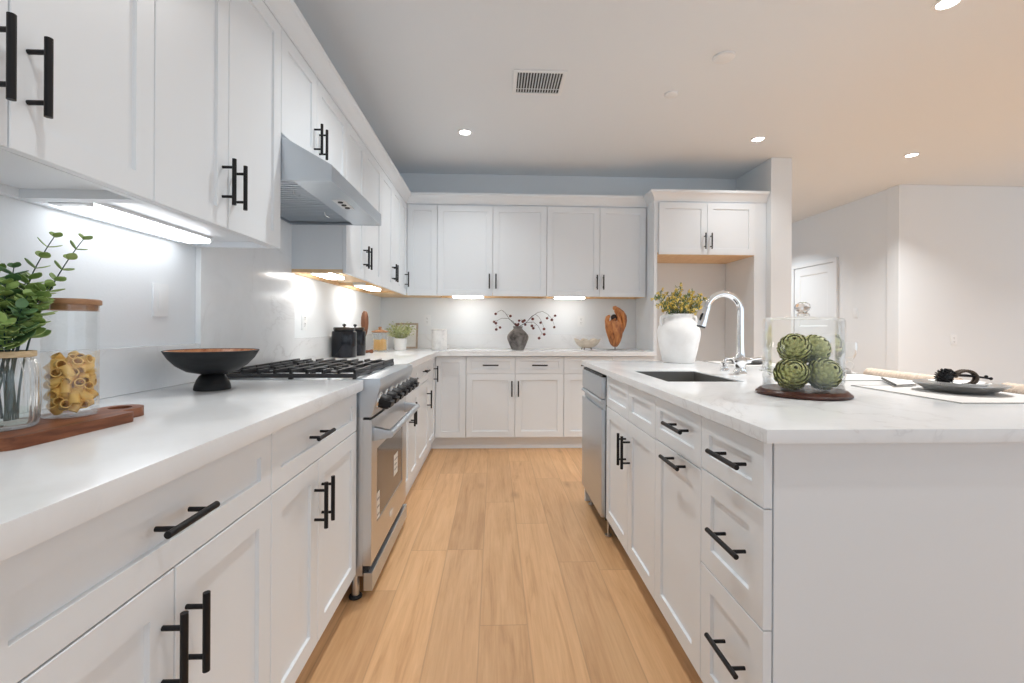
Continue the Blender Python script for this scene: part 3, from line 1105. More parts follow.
zt = CT - 0.005
levels = [rrect(hx + 0.003, hy + 0.003, 0.006, zt), rrect(hx, hy, 0.006, zt), rrect(hx - 0.002, hy - 0.002, 0.014, 0.69), rrect(hx - 0.012, hy - 0.012, 0.02, 0.672),
          rrect(0.05, 0.05, 0.045, 0.668)]
outer = [rrect(hx + 0.003, hy + 0.003, 0.006, zt - 0.003), rrect(hx + 0.003, hy + 0.003, 0.006, zt - 0.02), rrect(hx + 0.002, hy + 0.002, 0.016, 0.668), rrect(0.05, 0.05, 0.045, 0.662)]
R1 = [[bm.verts.new(p) for p in L] for L in levels]
R2 = [[bm.verts.new(p) for p in L] for L in outer]


def bridge(A, B):
    n = len(A)
    for i in range(n):
        j = (i + 1) % n
        bm.faces.new((A[i], A[j], B[j], B[i]))


for A, B in zip(R1, R1[1:]):
    bridge(A, B)
for A, B in zip(R2, R2[1:]):
    bridge(A, B)
bridge(R1[0], R2[0])
bm.faces.new(R1[-1])
bm.faces.new(R2[-1])
mb.build('basin', M['steel_sink'], sk, True, 30)
mb = MB()
mb.lathe([(0, 0.6715), (0.02, 0.6715), (0.03, 0.672), (0.042, 0.6745), (0.045, 0.673), (0.045, 0.6685), (0, 0.6685)], (0, 0, 0), 32)
mb.build('drain', M['chrome'], sk)

FX, FYY = 1.17, 2.12
fc = thing('faucet', 'polished chrome gooseneck faucet with pull down spray head behind the sink', 'faucet', (FX, FYY, CT), 0)
mb = MB()
mb.lathe([(0, 0.0003), (0.030, 0.0003), (0.031, 0.006), (0.027, 0.012), (0.025, 0.03), (0.0265, 0.055), (0.030, 0.062), (0.030, 0.068), (0.024, 0.074), (0.020, 0.086),
          (0.017, 0.11), (0.0155, 0.16), (0.0145, 0.30), (0, 0.30)], (0, 0, 0), 32)
mb.build('base_column', M['chrome'], fc)
pts = [(0, 0, 0.295)]
R = 0.082
for k in range(0, 19):
    a = k / 18 * (PI * 0.93)
    pts.append((-R + R * math.cos(a), 0, 0.30 + R * 1.0 * math.sin(a)))
mb = MB()
mb.tube(pts, 0.0145, 18)
mb.lathe([(0, 0), (0.004, 0), (0.004, 0.004), (0.002, 0.008), (0, 0.009)], (-0.085, 0, 0.395), 12)
mb.build('gooseneck', M['chrome'], fc)
e = Vector(pts[-1])
dv = (Vector(pts[-1]) - Vector(pts[-2])).normalized()
mb = MB()
mb.lathe([(0, 0.0005), (0.0155, 0.0005), (0.0165, 0.012), (0.0165, 0.03), (0.019, 0.06), (0.0215, 0.088), (0.0215, 0.094), (0, 0.094)], e, 28, dv)
sh = mb.build('spray_head', M['chrome'], fc)
mb = MB()
mb.lathe([(0, 0.0945), (0.0205, 0.0945), (0.019, 0.099), (0, 0.099)], e, 28, dv)
mb.build('spray_face', M['black'], sh)
mb = MB()
side_v = Vector((-1, -0.3, 0.0)).normalized()
b0 = e + dv * 0.03 + Vector((-0.0155, -0.008, 0))
mb.tube([b0, b0 + dv * 0.012 + Vector((-0.003, -0.001, 0)), b0 + dv * 0.035 + Vector((-0.004, -0.001, 0))], [0.004, 0.0055, 0.004], 10)
mb.build('spray_button', M['black'], sh)
mb = MB()
mb.cyl((0.024, 0, 0.066), (0.048, 0, 0.066), 0.014, 0.0125, 20)
mb.tube([(0.046, 0, 0.068), (0.07, 0.004, 0.074), (0.105, 0.008, 0.078)], [0.006, 0.0055, 0.0065], 12)
mb.build('lever', M['chrome'], fc)

sp = thing('soap_dispenser', 'small chrome soap dispenser left of the faucet', 'soap dispenser', (1.19, 2.305, CT), 0)
mb = MB()
mb.lathe([(0, 0.0003), (0.022, 0.0003), (0.022, 0.006), (0.019, 0.010), (0.017, 0.022), (0.0185, 0.034), (0.0185, 0.042), (0.012, 0.047), (0, 0.047)], (0, 0, 0), 28)
mb.build('collar', M['chrome'], sp)
mb = MB()
mb.tube([(0, 0, 0.0472), (0, 0, 0.058), (0.004, -0.002, 0.064), (0.03, -0.006, 0.066), (0.045, -0.008, 0.062)], [0.006, 0.006, 0.006, 0.005, 0.0045], 12)
mb.build('spout', M['chrome'], sp)
ag = thing('air_switch', 'low chrome button in the worktop between the soap dispenser and the faucet', 'button', (1.21, 2.215, CT), 0)
mb = MB()
mb.lathe([(0, 0.0003), (0.022, 0.0003), (0.022, 0.004), (0.015, 0.008), (0.014, 0.028), (0, 0.03)], (0, 0, 0), 24)
mb.build('cap', M['chrome'], ag)

# ------------------------------------------------------------------ lights of the room


def light_bar(label, x0, x1, y0, y1, z, mat, along='y'):
    cx, cy = (x0 + x1) / 2, (y0 + y1) / 2
    t = thing('under_cabinet_light', label, 'light', (cx, cy, z), 0)
    a, b = (x1 - x0) / 2, (y1 - y0) / 2
    mb = MB()
    mb.box(-a, a, -b, b, 0.012, 0.022, 0.002)
    if along == 'y':
        mb.box(-a, a, -b, -b + 0.035, 0.0, 0.012, 0.002)
        mb.box(-a, a, b - 0.008, b, 0.0, 0.012, 0.002)
        d = (-a + 0.003, a - 0.003, -b + 0.0352, b - 0.0082)
    else:
        mb.box(-a, -a + 0.012, -b, b, 0.0, 0.012, 0.002)
        mb.box(a - 0.012, a, -b, b, 0.0, 0.012, 0.002)
        d = (-a + 0.0122, a - 0.0122, -b + 0.002, b - 0.002)
    mb.build('housing', M['plastic'], t, False)
    mb = MB()
    mb.box(d[0], d[1], d[2], d[3], -0.004, 0.0118, 0.003)
    mb.build('diffuser', mat, t, False, label='lit white diffuser')
    return t


LZ = UZ0 - 0.0
light_bar('lit LED bar under the wall cabinet at the near left, above the light switch', -1.135, -1.05, 1.20, 1.735, UZ0 + 0.0005, M['led_cool'])
light_bar('lit LED bar under the wall cabinet just past the hood, nearer to the range', -1.07, -0.97, 2.67, 2.99, UZ0 + 0.0005, M['led'])
light_bar('lit LED bar under the wall cabinets before the left corner', -1.05, -0.96, 3.42, 3.90, UZ0 + 0.0005, M['led'])
light_bar('lit LED bar under the back wall cabinets, left of the grey vase', -0.42, -0.10, 4.50, 4.57, UZ0 - 0.012, M['led'], 'x')
light_bar('lit LED bar under the back wall cabinets, above the shell bowl', 0.59, 0.91, 4.50, 4.57, UZ0 - 0.012, M['led'], 'x')


def downlight(x, y, label, power=DOWNLIGHT_W):
    t = thing('recessed_downlight', label, 'light', (x, y, CZ), 0, 'recessed ceiling downlights')
    mb = MB()
    mb.lathe([(0.044, -0.002), (0.046, -0.006), (0.062, -0.004), (0.063, -0.0005), (0.044, -0.0005), (0.044, -0.002)], (0, 0, 0), 40)
    mb.build('trim_ring', M['plastic'], t)
    mb = MB()
    mb.lathe([(0, -0.003), (0.0435, -0.003), (0.0435, -0.0005), (0, -0.0005)], (0, 0, 0), 32)
    mb.build('lens', M['lens'], t, label='lit lens')
    d = bpy.data.lights.new('downlight_beam', 'AREA')
    d.shape = 'DISK'
    d.size = 0.09
    d.energy = power
    d.color = LAMP_COL
    d.spread = math.radians(122)
    o = bpy.data.objects.new('downlight_beam', d)
    o.location = (0, 0, -0.008)
    o.parent = t
    C.objects.link(o)


downlight(-0.248, 3.757, 'lit ceiling downlight nearest the far left corner, over the aisle', DOWNLIGHT_W * 0.20)
downlight(2.225, 3.77, 'lit ceiling downlight in front of the fridge surround', DOWNLIGHT_W * 0.13)
downlight(3.83, 4.04, 'lit ceiling downlight rightmost, toward the hall')
downlight(2.22, 2.15, 'lit ceiling downlight at the top right edge of the photo')
for x, y, pw in ((-0.1, 2.2, 0.38), (-0.1, 0.4, 0.20), (2.6, 0.0, 0.2), (4.6, 2.1, 0.5), (4.6, 0.2, 0.4), (6.6, 3.0, 0.45), (3.6, 6.6, 0.8)):  # unseen ceiling lamps added to fill the aisle, right side and hall
    d = bpy.data.lights.new('ceiling_fill', 'AREA')
    d.shape = 'DISK'
    d.size = 0.09
    d.energy = DOWNLIGHT_W * pw
    d.color = LAMP_COL
    d.spread = math.radians(122)
    o = bpy.data.objects.new('ceiling_fill', d)
    o.location = (x, y, CZ - 0.008)
    C.objects.link(o)

# ceiling vent, detectors
t = thing('ceiling_vent', 'square white air vent grille in the ceiling', 'vent', (0.283, 2.975, CZ), 0)
a, b = 0.168, 0.148
mb = MB()
mb.box(-a, a, -b, -b + 0.025, -0.008, -0.0005, 0.002)
mb.box(-a, a, b - 0.025, b, -0.008, -0.0005, 0.002)
mb.box(-a, -a + 0.025, -b + 0.025, b - 0.025, -0.008, -0.0005, 0.002)
mb.box(a - 0.025, a, -b + 0.025, b - 0.025, -0.008, -0.0005, 0.002)
mb.build('frame', M['plastic'], t, False)
mb = MB()
mb.box(-a + 0.025, a - 0.025, -b + 0.025, b - 0.025, -0.0015, -0.0005)  # flat near-black sheet paints the shade behind the louvers
mb.build('duct_shade', M['slot'], t, False)
mb = MB()
n = 15
for i in range(n):
    x = -a + 0.03 + (2 * a - 0.06) * (i + 0.5) / n
    mb.prism([(x - 0.005, -0.002), (x - 0.004, -0.002), (x + 0.0015, -0.008), (x + 0.0005, -0.008)], -b + 0.025, b - 0.025, 'y')
mb.box(-a + 0.025, a - 0.025, b - 0.075, b - 0.072, -0.006, -0.002)
mb.build('louvers', M['plastic'], t, False)
for nm, lab, (x, y, r) in (('smoke_detector', 'round white ceiling disc nearer the camera, right of the vent', (1.35, 2.64, 0.062)),
                           ('sprinkler_cover', 'small round white ceiling disc between the vent and the fridge surround', (1.204, 3.077, 0.046))):
    mb = MB()
    mb.lathe([(0, -0.016), (r * 0.7, -0.016), (r * 0.93, -0.011), (r, -0.004), (r, -0.0005), (0, -0.0005)], (x, y, CZ), 40)
    tag(mb.build(nm, M['plastic'], None), lab, 'ceiling disc')


def wall_plate(name, label, loc, rz, kind, cat):
    t = thing(name, label, cat, loc, rz)
    mb = MB()
    mb.box(-0.036, 0.036, -0.006, -0.0003, -0.058, 0.058, 0.002)
    p = mb.build('cover_plate', M['plastic'], t, True)
    if kind == 'switch':
        mb = MB()
        mb.box(-0.017, 0.017, -0.0085, -0.0062, -0.034, 0.034, 0.001)
        mb.build('rocker', M['plastic'], t, True)
    else:
        for s in (-1, 1):
            mb = MB()
            mb.lathe([(0, -0.0005), (0.0165, -0.0005), (0.0165, 0.002), (0, 0.002)], (0, -0.006, s * 0.02), 24, (0, -1, 0))
            r = mb.build('socket', M['plastic'], t, True)
            mb = MB()
            mb.box(-0.007, -0.0045, -0.0087, -0.0081, s * 0.02 - 0.002, s * 0.02 + 0.007)
            mb.box(0.0045, 0.007, -0.0087, -0.0081, s * 0.02 - 0.002, s * 0.02 + 0.007)
            mb.box(-0.002, 0.002, -0.0087, -0.0081, s * 0.02 - 0.011, s * 0.02 - 0.007)
            mb.build('slots', M['slot'], r, False)
    return t


wall_plate('light_switch', 'white light switch on the left wall above the black bowl', (WX, 1.652, 1.222), PI / 2, 'switch', 'switch')
wall_plate('wall_outlet', 'white outlet on the left wall past the range', (WX, 2.87, 1.166), PI / 2, 'outlet', 'outlet')
wall_plate('wall_outlet', 'white outlet on the back wall above the framed print', (-0.70, WY, 1.205), 0, 'outlet', 'outlet')
wall_plate('wall_outlet', 'white outlet on the back wall above the shell bowl', (0.918, WY, 1.205), 0, 'outlet', 'outlet')
wall_plate('light_switch', 'white light switch on the hall wall right of the door', (4.50, 5.50, 1.335), -PI / 2, 'switch', 'switch')
wall_plate('wall_outlet', 'white outlet low on the wide right wall', (5.11, 4.87, 1.02), 0, 'outlet', 'outlet')

# ------------------------------------------------------------------ left counter: board, jar, vase, eucalyptus, bowl
u = Vector((0.06, 0.998, 0)).normalized()
ang = math.atan2(u.y, u.x)
bd = thing('cutting_board', 'walnut cutting board with a looped handle on the left counter', 'cutting board', (-0.812, 1.068, CT), ang)
# local: +x along the board towards the handle, +y to the wall side
mb = MB()
bm = mb.bm


def arc(cx, cy, r, a0, a1, n=8):
    return [(cx + r * math.cos(math.radians(a0 + (a1 - a0) * k / n)), cy + r * math.sin(math.radians(a0 + (a1 - a0) * k / n))) for k in range(n + 1)]


outline = arc(-0.235, 0.028, 0.028, 180, 270) + arc(-0.014, 0.014, 0.014, 270, 360) + arc(0.010, 0.028, 0.010, 180, 90, 4)[:-1] + arc(0.046, 0.078, 0.043, -82, 82, 12) \
    + arc(0.010, 0.130, 0.010, 270, 180, 4)[1:] + arc(-0.014, 0.161, 0.014, 0, 90) + arc(-0.235, 0.147, 0.028, 90, 180)
hole = arc(0.044, 0.078, 0.023, 0, 360, 20)[:-1]


def fill_two(z):
    vo = [bm.verts.new((p[0], p[1], z)) for p in outline]
    vh = [bm.verts.new((p[0], p[1], z)) for p in hole]
    es = [bm.edges.new((vo[i], vo[(i + 1) % len(vo)])) for i in range(len(vo))] + [bm.edges.new((vh[i], vh[(i + 1) % len(vh)])) for i in range(len(vh))]
    bmesh.ops.triangle_fill(bm, use_beauty=True, use_dissolve=False, edges=es)
    return vo, vh


A = fill_two(0.0005)
B = fill_two(0.0225)
for P0, P1 in zip(A, B):
    n = len(P0)
    for i in range(n):
        j = (i + 1) % n
        bm.faces.new((P0[i], P0[j], P1[j], P1[i]))
mb.build('board', M['walnut'], bd, True, 40)
BT = CT + 0.023

# rigatoni jar
JX, JY = -0.914, 1.020
jr = thing('pasta_jar', 'tall clear glass jar of rigatoni with a flat wooden lid on the cutting board', 'jar', (JX, JY, BT), 0.3)
JR, JH = 0.0475, 0.238
mb = MB()
oct_ = lambda a, h: 1.0
mb.lathe([(0, 0.0003), (JR - 0.003, 0.0003), (JR, 0.004), (JR, JH), (JR - 0.0025, JH), (JR - 0.0025, 0.006), (0, 0.006)], (0, 0, 0), 10)
mb.build('glass_body', M['glass'], jr, True, 20)
mb = MB()
mb.lathe([(0, JH - 0.012), (JR - 0.004, JH - 0.012), (JR - 0.0035, JH + 0.0004), (JR + 0.002, JH + 0.0008), (JR + 0.003, JH + 0.003), (JR + 0.003, JH + 0.010), (JR, JH + 0.0125), (0, JH + 0.0125)], (0, 0, 0), 40)
mb.build('lid', M['lidwood'], jr, True, label='flat wooden lid')
# rigatoni tubes, each its own object
ro, ri, rl = 0.0092, 0.0070, 0.0265
mb = MB()
wobr = lambda a, h: 1.0 + 0.02 * math.cos(14 * a)
mb.lathe([(ri, -rl / 2), (ro, -rl / 2), (ro, 0), (ro, rl / 2), (ri, rl / 2), (ri, 0), (ri, -rl / 2)], (0, 0, 0), 28, wob=wobr)
rig_me = mb.mesh('rigatoni', M['pasta'])
rnd = random.Random(11)
placed = []
tries = 0
lev = 0.0165
cands = []
while len(placed) < 90 and tries < 60000:
    tries += 1
    h = 0.0185 + 0.095 * (tries / 60000.0) + rnd.random() * 0.010
    rr = math.sqrt(rnd.random()) * (JR - 0.0172)
    aa = rnd.random() * 2 * PI
    p = Vector((rr * math.cos(aa), rr * math.sin(aa), h))
    if all((p - q).length > 0.0170 for q in placed):
        placed.append(p)
for i, p in enumerate(placed):
    o = bpy.data.objects.new('rigatoni', rig_me)
    C.objects.link(o)
    d = Vector((rnd.gauss(0, 1), rnd.gauss(0, 1), rnd.gauss(0, 0.75))).normalized()
    o.rotation_mode = 'QUATERNION'
    o.rotation_quaternion = Vector((0, 0, 1)).rotation_difference(d)
    o.location = Vector((JX, JY, BT)) + p
    tag(o, 'dry rigatoni tube inside the tall glass jar on the cutting board', 'pasta', 'rigatoni in the tall jar')

# ribbed vase with eucalyptus
VX, VY = -0.925, 0.893
vs = thing('ribbed_vase', 'ribbed clear glass vase with a twine collar at the left edge of the cutting board', 'vase', (VX, VY, BT), 0)
VR = 0.0505
ribs = lambda a, h: 1.0 + (0.028 * math.cos(26 * a) if 0.02 < h < 0.125 else 0.0)
prof = [(0, 0.0003), (VR * 0.88, 0.0003), (VR * 0.97, 0.005), (VR, 0.015), (VR, 0.04), (VR, 0.092), (VR * 0.985, 0.110), (VR * 0.92, 0.124), (VR * 0.82, 0.132), (VR * 0.82, 0.142),
        (VR * 0.785, 0.142), (VR * 0.785, 0.132), (VR * 0.87, 0.122), (VR * 0.94, 0.108), (VR * 0.955, 0.09), (VR * 0.955, 0.016), (VR * 0.9, 0.008), (0, 0.008)]
mb = MB()
mb.lathe(prof, (0, 0, 0), 156, wob=ribs)
mb.build('glass_body', M['glass_rib'], vs, True, 60)
mb = MB()
mb.lathe([(VR * 0.83, 0.133), (VR * 0.90, 0.134), (VR * 0.91, 0.138), (VR * 0.90, 0.1445), (VR * 0.83, 0.145), (VR * 0.83, 0.133)], (0, 0, 0), 48)
mb.build('twine_collar', M['jute'], vs, True, label='twine wrapped rim')
mb = MB()
mb.lathe([(0, 0.0085), (VR * 0.9, 0.0085), (VR * 0.94, 0.017), (VR * 0.94, 0.034), (0, 0.034)], (0, 0, 0), 40)
mb.build('water', M['water'], vs)


def bez(p0, p1, p2, n=14):
    p0, p1, p2 = Vector(p0), Vector(p1), Vector(p2)
    return [p0 * (1 - t) ** 2 + p1 * 2 * t * (1 - t) + p2 * t * t for t in [i / n for i in range(n + 1)]]


def euc(label, tip, bend, leaf0=0.35, size=0.03, n_pairs=8, mat='leaf', seed=0, group=None, rnd_leaf=True):
    r = random.Random(seed)
    t = thing('eucalyptus_stem', label, 'stem', (VX, VY, BT), 0, group)
    a = r.random() * 2 * PI
    base = Vector((0.02 * math.cos(a), 0.02 * math.sin(a), 0.015))
    tip = Vector(tip)
    ctrl = Vector((tip.x * 0.18 + bend[0], tip.y * 0.18 + bend[1], 0.13 + (tip.z - 0.13) * 0.3))
    pts = bez(base, ctrl, tip, 18)
    mb = MB()
    mb.tube(pts, [0.0022 - 0.0014 * i / 18 for i in range(19)], 7)
    mb.build('stalk', M['stem_dark'], t)
    mb = MB()
    tot = len(pts) - 1
    for k in range(n_pairs):
        f = leaf0 + (1 - leaf0) * k / max(1, n_pairs - 1)
        x = f * tot
        i = min(int(x), tot - 1)
        p = pts[i].lerp(pts[i + 1], x - i)
        d = (pts[i + 1] - pts[i]).normalized()
        s = d.orthogonal().normalized()
        s = Quaternion(d, k * PI / 2 + r.random() * 0.7) @ s
        L = size * (1.05 - 0.55 * (k / n_pairs)) * (0.85 + 0.3 * r.random())
        for sg in (-1, 1):
            dd = (s * sg + d * (0.45 + 0.35 * r.random())).normalized()
            nn = (d - dd * d.dot(dd)) + Vector((r.uniform(-.3, .3), r.uniform(-.3, .3), 0.3))
            mb.leafblade(p, dd, nn, L, L * (0.78 if rnd_leaf else 0.5), 0.12, round_=True)
    mb.build('foliage', M[mat], t)
    return t


euc('tall eucalyptus stem leaning right past the jar lid, tip highest on the right', (0.075, 0.082, 0.372), (0.0, 0.0), 0.42, 0.031, 10, 'leaf', 1, 'eucalyptus stems in the ribbed vase')
euc('tall eucalyptus stem left of the one that leans past the jar lid', (0.028, 0.070, 0.374), (-0.03, 0.0), 0.42, 0.033, 10, 'leaf', 2, 'eucalyptus stems in the ribbed vase')
short_l = 'short leafy eucalyptus stem crowded in the mouth of the ribbed vase'
tips = [(0.05, 0.02, 0.225), (0.055, -0.02, 0.205), (0.03, 0.05, 0.255), (-0.03, 0.02, 0.29), (0.02, -0.05, 0.22), (-0.05, -0.03, 0.235), (0.05, 0.035, 0.26), (0.0, 0.02, 0.30), 
        (0.05, -0.045, 0.175), (0.02, 0.03, 0.24), (-0.04, 0.05, 0.25), (0.015, -0.01, 0.26), (-0.02, -0.045, 0.19), (-0.06, 0.0, 0.20), (0.045, 0.0, 0.235),
        (0.008, 0.045, 0.28)]
for i, tp in enumerate(tips):
    euc(short_l, (tp[0], tp[1], 0.19 + (tp[2] - 0.165) * 0.85), (0.0, 0.0), 0.62, 0.034, 8, 'leaf_dark' if i % 3 == 1 else 'leaf', 20 + i, 'short eucalyptus stems in the ribbed vase')

# black pedestal bowl
bw = thing('pedestal_bowl', 'black wooden bowl with copper brown inside on a domed foot, on the left counter', 'bowl', (-0.965, 1.60, CT), 0)
mb = MB()
mb.lathe([(0, 0.055), (0.04, 0.0555), (0.075, 0.064), (0.105, 0.084), (0.127, 0.109), (0.141, 0.134), (0.1395, 0.1355)], (0, 0, 0), 56)
mb.lathe([(0.1395, 0.1355), (0.137, 0.1345), (0.1375, 0.133)], (0, 0, 0), 56)
mb.build('bowl_shell', M['bowl_out'], bw)
mb = MB()
mb.lathe([(0.1375, 0.1345), (0.123, 0.110), (0.100, 0.088), (0.072, 0.070), (0.038, 0.062), (0, 0.061)], (0, 0, 0), 56)
mb.build('bowl_inside', M['bowl_in'], bw, label='copper brown wood inside')
mb = MB()
mb.lathe([(0, 0.0003), (0.054, 0.0003), (0.0555, 0.004), (0.053, 0.018), (0.047, 0.034), (0.039, 0.048), (0.030, 0.0545), (0, 0.0545)], (0, 0, 0), 40)
mb.build('foot', M['bowl_out'], bw)

# ------------------------------------------------------------------ far left counter items


def canister(label, loc, r, h):
    t = thing('canister', label, 'canister', loc, 0)
    mb = MB()
    mb.lathe([(0, 0.0003), (r * 0.95, 0.0003), (r, 0.008), (r, h * 0.82), (r * 0.97, h * 0.86), (r * 0.82, h * 0.89), (r * 0.82, h * 0.915), (r * 0.78, h * 0.915), (0, h * 0.91)], (0, 0, 0), 44)
    mb.build('jar_body', M['glaze'], t)
    mb = MB()
    mb.lathe([(0, h * 0.9155), (r * 0.86, h * 0.9155), (r * 0.87, h * 0.93), (r * 0.87, h * 0.985), (r * 0.82, h), (r * 0.2, h * 1.005), (0, h * 1.005)], (0, 0, 0), 44)
    lid = mb.build('lid', M['glaze_brown'], t)
    mb = MB()
    mb.lathe([(0, h * 1.0055), (0.008, h * 1.0055), (0.007, h * 1.03), (0.014, h * 1.06), (0.014, h * 1.09), (0.008, h * 1.115), (0, h * 1.12)], (0, 0, 0), 24)
    mb.build('lid_knob', M['glaze'], lid)
    return t


canister('black glazed canister with knob lid nearer the range', (-1.072, 3.30, CT), 0.085, 0.215)
canister('black glazed canister tucked behind the nearer one', (-1.062, 3.52, CT), 0.078, 0.215)

pd = thing('leaf_sculpture', 'carved brown wooden paddle on a thin stand beside the black canisters', 'sculpture', (-1.085, 3.86, CT), 0)
mb = MB()
mb.lathe([(0, 0.135), (0.010, 0.138), (0.020, 0.165), (0.028, 0.205), (0.032, 0.25), (0.030, 0.30), (0.022, 0.335), (0.012, 0.350), (0, 0.353)], (0, 0, 0), 28, sy=0.6)
mb.build('paddle', M['paddle'], pd)
mb = MB()
mb.cyl((0, 0, 0.024), (0, 0, 0.136), 0.006, 0.0045, 14)
mb.build('rod', M['white_pot'], pd)
mb = MB()
mb.lathe([(0, 0.0003), (0.030, 0.0003), (0.031, 0.012), (0.026, 0.022), (0, 0.0238)], (0, 0, 0), 28)
mb.build('stand_base', M['bronze'], pd)
ps = thing('wooden_pestle', 'small brown wooden pestle lying on the counter by the paddle stand', 'pestle', (-1.035, 3.80, CT), 0.35)
mb = MB()
mb.lathe([(0, -0.028), (0.009, -0.027), (0.010, -0.012), (0.0095, 0.0), (0.012, 0.010), (0.0165, 0.016), (0.0165, 0.030), (0.012, 0.035), (0, 0.036)], (0, 0, 0.0168), 24, (1, 0, 0))
mb.build('pestle_body', M['walnut'], ps)

pj = thing('pasta_jar', 'short glass jar of pale pasta with a peaked wooden lid, near the far left corner', 'jar', (-1.0, 4.03, CT), 0)
r = 0.068
mb = MB()
mb.lathe([(0, 0.0003), (r - 0.004, 0.0003), (r, 0.005), (r, 0.172), (r - 0.0025, 0.172), (r - 0.0025, 0.007), (0, 0.007)], (0, 0, 0), 40)
mb.build('glass_body', M['glass'], pj, True, 30)
mb = MB()
mb.lathe([(0, 0.1685), (r - 0.004, 0.1685), (r - 0.004, 0.1724), (r + 0.004, 0.1728), (r + 0.005, 0.181), (r * 0.6, 0.190), (0.016, 0.196), (0.012, 0.202), (0.016, 0.212), (0.010, 0.220), (0, 0.221)], (0, 0, 0), 40)
mb.build('lid', M['copper_wood'], pj, label='peaked wooden lid')
# short curled pasta pieces
mb = MB()
hp = []
for k in range(25):
    a = k / 24 * 2 * PI * 1.5
    hp.append((0.0035 * math.cos(a), 0.0035 * math.sin(a), -0.012 + 0.024 * k / 24))
mb.tube(hp, 0.0032, 6)
fus_me = mb.mesh('fusilli', M['fusilli'])
placed = []
tries = 0
while len(placed) < 190 and tries < 40000:
    tries += 1
    h = 0.0185 + 0.092 * (tries / 40000.0) + rnd.random() * 0.008
    rr = math.sqrt(rnd.random()) * (r - 0.0185)
    aa = rnd.random() * 2 * PI
    p = Vector((rr * math.cos(aa), rr * math.sin(aa), h))
    if all((p - q).length > 0.0155 for q in placed):
        placed.append(p)
for p in placed:
    o = bpy.data.objects.new('fusilli', fus_me)
    C.objects.link(o)
    d = Vector((rnd.gauss(0, 1), rnd.gauss(0, 1), rnd.gauss(0, 0.6))).normalized()
    o.rotation_mode = 'QUATERNION'
    o.rotation_quaternion = Vector((0, 0, 1)).rotation_difference(d)
    o.location = Vector((-1.0, 4.03, CT)) + p
    tag(o, 'pale twist of dry pasta inside the short jar near the corner', 'pasta', 'pasta twists in the short jar')

pp = thing('potted_plant', 'small leafy green plant in a white pot at the far left corner', 'plant', (-0.895, 4.38, CT), 0)
mb = MB()
mb.lathe([(0, 0.0003), (0.052, 0.0003), (0.055, 0.004), (0.061, 0.105), (0.061, 0.112), (0.057, 0.112), (0.056, 0.1), (0, 0.098)], (0, 0, 0), 40)
mb.build('pot', M['white_pot'], pp)
mb = MB()
mb.lathe([(0, 0.0985), (0.0555, 0.1005), (0.05, 0.106), (0, 0.108)], (0, 0, 0), 32)
mb.build('soil', M['soil'], pp)
mb = MB()
r_ = random.Random(5)
for k in range(110):
    a = r_.random() * 2 * PI
    el = r_.uniform(0.15, 1.0)
    d = Vector((math.cos(a) * (1.15 - el * 0.75), math.sin(a) * (1.15 - el * 0.75), 0.35 + el)).normalized()
    L = r_.uniform(0.08, 0.185)
    b = Vector((0.025 * math.cos(a), 0.025 * math.sin(a), 0.104))
    e = b + d * L
    mb.tube([b, b.lerp(e, 0.5) + Vector((0, 0, 0.006)), e], [0.0012, 0.001, 0.0008], 5)
    for q in range(4):
        f = 0.45 + 0.18 * q
        s = Quaternion(d, q * 1.7 + a) @ d.orthogonal().normalized()
        mb.leafblade(b.lerp(e, f), (s + d * 0.8), d, 0.026, 0.012, 0.1, nseg=3)
mb.build('foliage', M['sprig'], pp)

pf = thing('picture_frame', 'small brown wooden picture frame leaning behind the potted plant', 'picture frame', (-0.905, 4.715, CT), 0)
w_, h_ = 0.115, 0.265
tilt = Matrix.Rotation(-0.17, 4, 'X')
mb = MB()
mb.box(-w_, -w_ + 0.018, 0, 0.016, 0, h_, 0.002)
mb.box(w_ - 0.018, w_, 0, 0.016, 0, h_, 0.002)
mb.box(-w_ + 0.018, w_ - 0.018, 0, 0.016, 0, 0.018, 0.002)
mb.box(-w_ + 0.018, w_ - 0.018, 0, 0.016, h_ - 0.018, h_, 0.002)
o = mb.build('frame_rails', M['frame'], pf)
o.matrix_basis = tilt
mb = MB()
mb.box(-w_ + 0.0185, w_ - 0.0185, 0.006, 0.012, 0.0185, h_ - 0.0185)
o = mb.build('picture', M['print'], pf, False)
o.matrix_basis = tilt

cj = thing('etched_jar', 'milky white etched jar on the back counter left of the grey vase', 'jar', (-0.535, 4.46, CT), 0)
mb = MB()
mb.lathe([(0, 0.0003), (0.070, 0.0003), (0.074, 0.005), (0.074, 0.178), (0.072, 0.182), (0, 0.182)], (0, 0, 0), 40)
mb.build('jar_body', M['frost'], cj)
mb = MB()
mb.lathe([(0, 0.1825), (0.0755, 0.1825), (0.0765, 0.186), (0.0765, 0.198), (0.073, 0.2015), (0, 0.202)], (0, 0, 0), 40)
mb.build('lid', M['frost'], cj)

# ------------------------------------------------------------------ back counter items
GX, GY = 0.232, 4.47
gv = thing('clay_vase', 'round grey clay vase holding red berry branches on the back counter', 'vase', (GX, GY, CT), 0)
mb = MB()
mb.lathe([(0, 0.0003), (0.056, 0.0003), (0.062, 0.006), (0.085, 0.06), (0.103, 0.105), (0.106, 0.128), (0.099, 0.150), (0.075, 0.178), (0.052, 0.198), (0.043, 0.210), (0.046, 0.226), (0.050, 0.232),
          (0.044, 0.233), (0.037, 0.222), (0.036, 0.205), (0.07, 0.17), (0.08, 0.12), (0.05, 0.02), (0, 0.015)], (0, 0, 0), 48)
mb.build('vase_body', M['clay'], gv)
KB = 4.47 / 455.0


